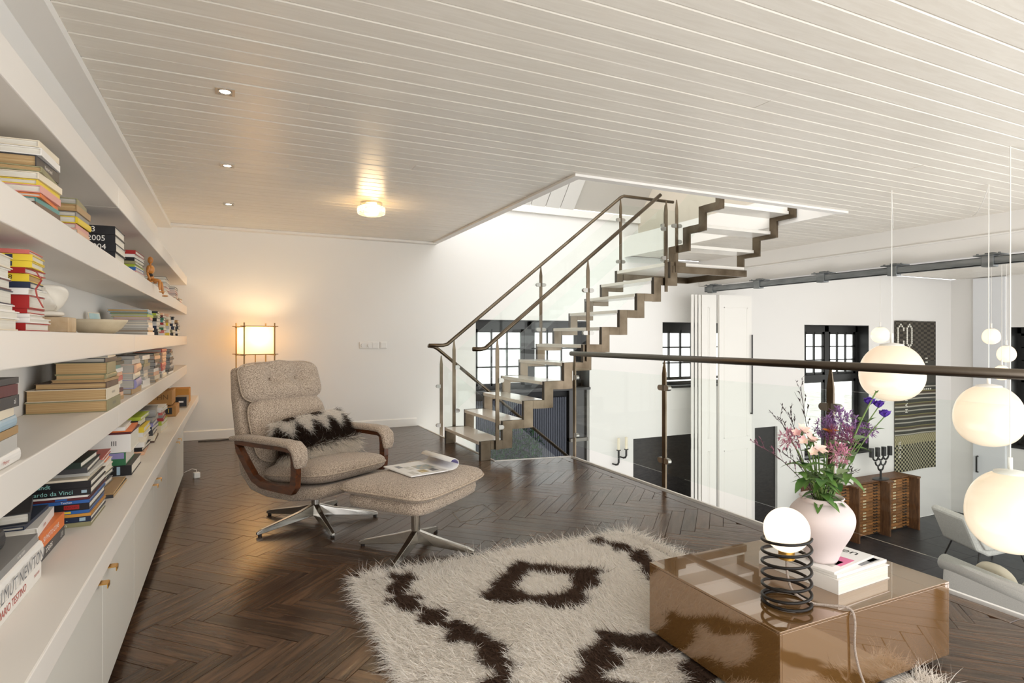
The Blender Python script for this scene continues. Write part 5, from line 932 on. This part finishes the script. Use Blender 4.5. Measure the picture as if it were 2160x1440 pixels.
# candelabra
cn = empty('candelabra', (11.72, 7.52, CTZ), 0, 'black seven-armed looped candle holder on the plan chest', 'candle holder')
MB().lathe([(0, 0), (.2, 0), (.2, .014), (.03, .025), (0, .025)], 28, sy=.6).cyl((0, 0, .02), (0, 0, .2), .02, 10).build('foot', black, cn, auto=True)
a_ = MB(); rows = [(.26, 1), (.36, 2), (.47, 3)]
for z, n_ in rows:
    for k in range(n_): cx = (k-(n_-1)/2)*.16; a_.tube([(cx+.085*math.cos(t), 0, z+.085*math.sin(t)) for t in [math.pi+math.pi*q/10 for q in range(11)]], .017, 6)
a_.build('loops', black, cn, smooth=True)
for k in range(4): x = (k-1.5)*.19; MB().cyl((x, 0, .46), (x, 0, .64), .045, 12).build('candle_cup', black, cn)
cr = empty('coral_sculpture', (10.72, 7.55, CTZ), 0, 'white branching coral sculpture on a small block on the plan chest', 'sculpture'); crm = M('white_coral', '#e9e6df', .7); MB().box((-.1, -.08, 0), (.1, .08, .16)).build('block', crm, cr, bevel=.006); bm_ = MB()
rr_ = random.Random(4)
def branch(p, d, L_, r, n_):
    q = p+d*L_; bm_.tube([p, q], r, 5, rr=[r, r*.7])
    if n_:
        for s in (-1, 1): branch(q, (d+Vector((s*rr_.uniform(.3, .8), rr_.uniform(-.4, .4), rr_.uniform(-.1, .4)))).normalized(), L_*.75, r*.7, n_-1)
branch(Vector((0, 0, .16)), Vector((0, 0, 1)), .17, .014, 4); bm_.build('coral_branches', crm, cr)
bs = empty('open_booklet', (10.05, 7.55, CTZ), R(-20), 'dark blue booklet standing open on the plan chest behind the vase', 'booklet'); MB().box((-.17, -.01, 0), (0, .0, .26), Matrix.Rotation(R(25), 3, 'Z'), (0, 0, 0)).build('cover', BM['navy'], bs); MB().box((0, -.01, 0), (.17, .0, .26), Matrix.Rotation(R(-25), 3, 'Z'), (0, 0, 0)).build('cover', BM['navy'], bs); MB().box((0, -.014, .01), (.16, -.011, .25), Matrix.Rotation(R(-25), 3, 'Z'), (0, 0, 0)).build('pages', pap, bs)
# candle sconces on the far wall
for i, (u, v0, v1, v2, l) in enumerate(((1305, 925, 950, 980, 'left black wall candle holder with a white candle, set lower'), (1321, 923, 948, 965, 'right black wall candle holder with a white candle'))):
    p = py(u, v1, YW-.08); s = empty('wall_candle', p, 0, l, 'candle holder', 'wall candle holders'); dz = (v2-v1)*p.y/1245/.85
    MB().tube([(-.06, 0, -dz), (-.02, 0, -dz), (0, 0, -dz+.03), (0, 0, 0)], .016, 6).tube([(-.06, 0, -dz), (-.06, .08, -dz)], .012, 6).build('bracket', black, s); MB().cyl((0, 0, 0), (0, 0, .012), .035, 12).build('cup', black, s); MB().cyl((0, 0, .012), (0, 0, .2), .022, 10).build('candle', M('candle_wax', '#eee4cc', .6), s)
# moss plant by the ribbed panel
pg = empty('moss_plant', (3.62, 7.68, -.98), 0, 'dark green plant growing in a trough below the ribbed panel', 'plant'); MB().box((-.42, -.1, .1), (.42, .14, .3)).build('trough', black, pg)
mm = MB()
for k in range(900):
    p = Vector((random.uniform(-.45, .45), random.uniform(-.16, .16), .3+random.uniform(0, .62)*random.random()**.3)); leaf(mm, p, (random.gauss(0, 1), random.gauss(0, 1), random.gauss(.2, 1)), .07, .03)
mm.build('foliage', M('dark_foliage', '#1a2c1e', .9, var=(14, '#4a6a4c'), spec=.1), pg)['kind'] = 'stuff'
# ================================================================ PENDANT LAMPS
wire = M('white_wire', '#e9e6df', .5); lampcap = M('lamp_cap', '#f0ede6', .3)
PEND = [((5.301, 3.303), (1880, 785), 150, 121, 'large opal pendant lamp nearest the tall window'), ((5.839, 2.817), (2080, 876), 165, 130, 'large opal pendant lamp, middle of the three big ones'), ((4.801, 2.189), (2131, 1078), 214, 172, 'large opal pendant lamp hanging lowest, cut by the frame')]
def pendant(x, y, z, a, c, ztop, label, st, grp, cap=True):
    e = empty('pendant_lamp', (x, y, z), 0, label, 'lamp', grp); egg = lambda p: Vector((p.x*(1+.06*(-p.z/c)), p.y*(1+.06*(-p.z/c)), p.z))
    MB().sup(a, a, c, 2, 2.15, 48, 28, egg).build('globe', M('pendant_opal_%s' % st, '#d6cbbd', .15, emis='#ffdcb4', estr=st), e, smooth=True)
    MB().lathe([(a*.40, c*.86), (a*.36, c*.98), (.02, c*1.03), (0, c*1.03)], 32).build('cap', lampcap, e, smooth=True); MB().cyl((0, 0, c), (0, 0, c+.09), .014, 10).build('cord_grip', lampcap, e); MB().cyl((0, 0, c+.05), (0, 0, ztop-z), .0042, 6).build('cord', wire, e)
    return e
for (xy, uv, w_, h_, l) in PEND:
    d = xy[0]*_S+xy[1]*_C; z = 1.2-(uv[1]-712)*d/1245; k_ = math.sqrt(1+((uv[0]-1080)/1245)**2)*1.04; pendant(xy[0], xy[1], z, w_*d/1245/2/k_, h_*d/1245/2, CZ, l, .40, 'large pendant lamps over the hall')
for (u, v, d, w_, l) in ((1857, 706, 11.0, 43, 'small pendant lamp left of the tapestry'), (2091, 709, 10.6, 43, 'small pendant lamp highest at the right'), (2123, 746, 10.2, 45, 'small pendant lamp second from top at the right'), (2113, 786, 9.8, 40, 'small pendant lamp lowest at the right, behind the handrail')):
    k_ = math.sqrt(1+((u-1080)/1245)**2)*1.04; p = at(u, v, d); pendant(p.x, p.y, p.z, w_*d/1245/2/k_, w_*d/1245/2*.78, CZ, l, .9, 'small pendant lamps in the hall')
# slack cables on the ceiling
for i, (a, b) in enumerate((((5.301, 3.303), (7.1, 4.4)), ((5.839, 2.817), (7.15, 3.6)), ((4.801, 2.189), (5.9, 1.9)))):
    P = [Vector((a[0]+(b[0]-a[0])*t, a[1]+(b[1]-a[1])*t, CZ-.008-.06*4*t*(1-t)*(1 if i else 1.6))) for t in [k/14 for k in range(15)]]
    tag(MB().tube(P, .0035, 5).build('ceiling_cable', wire, smooth=True), ('thin white cable slung from the pendant by the tall window', 'thin white cable slung from the middle big pendant', 'thin white cable slung from the lowest big pendant')[i], 'cable', 'slack ceiling cables')
# ================================================================ LOUNGE SEATS ON THE LOWER FLOOR
LF = -2.719
sofam = M('pale_grey_felt', '#c9c6bf', .9, var=(120, '#b9b6b0')); wingm = M('white_boucle', '#dedbd5', .9, var=(60, '#cfccc6'))
SO = empty('sofa', (9.10, 3.70, LF), R(73), 'pale grey sofa with a rolled back seen from behind', 'sofa')
MB().sup(1.08, .10, .36, 8, 6, 48, 12).build('back', sofam, SO, smooth=True, loc=(0, .42, .52)); MB().sup(1.0, .42, .16, 7, 4, 48, 12).build('seat', sofam, SO, smooth=True, loc=(0, .0, .32))
MB().tube([(-1.12, .42, .78), (1.12, .42, .78)], .11, 16).build('rolled_back', sofam, SO, smooth=True)
for s in (-1, 1): MB().sup(.10, .5, .3, 6, 4, 32, 12).build('arm', sofam, SO, smooth=True, loc=(s*1.02, 0, .36))
for s in (-1, 1):
    for t_ in (-1, 1): MB().cyl((s*.95, t_*.36, 0), (s*.95, t_*.36, .18), .02, 10).build('leg', black, SO)
for i, (x, rz, l) in enumerate(((.58, 8, 'beige scatter cushion in the sofa, left one'), (-.05, -6, 'grey scatter cushion in the sofa, right one'))):
    c = MB().sup(.27, .09, .24, 4, 2.2, 32, 12).build('scatter_cushion', M(('beige_linen', 'grey_linen')[i], ('#c7bca8', '#b3aea6')[i], .9), smooth=True); c.matrix_world = SO.matrix_basis @ Matrix.Translation((x, .17, .72)) @ Matrix.Rotation(R(-18), 4, 'X') @ Matrix.Rotation(R(rz), 4, 'Y'); tag(c, l, 'cushion', 'scatter cushions')
WG = empty('lounge_chair', (11.75, 5.75, LF), R(-25), 'white angular lounge chair with thin black legs below the pendants', 'chair')
MB().sweep([(-.60, 0, .92), (-.36, 0, .40), (-.22, 0, .34), (.5, 0, .46)], .78, [.12, .16, .16, .12], side=(0, 1, 0)).build('seat_shell', wingm, WG, bevel=.04)
for s in (-1, 1): MB().prism([(-.52, .75), (-.3, .38), (.3, .42), (.22, .56), (-.2, .64)], s*.39-.04, s*.39+.04, Matrix(((1, 0, 0), (0, 0, 1), (0, 1, 0)))).build('side_wing', wingm, WG, bevel=.02)
for x in (-.3, .35):
    for s in (-1, 1): MB().cyl((x, s*.3, .36), (x*1.35, s*.38, 0), .013, 8).build('leg', black, WG)
for s in (-1, 1): MB().cyl((-.3, s*.3, .34), (.35, s*.3, .37), .012, 8).build('leg_rail', black, WG)
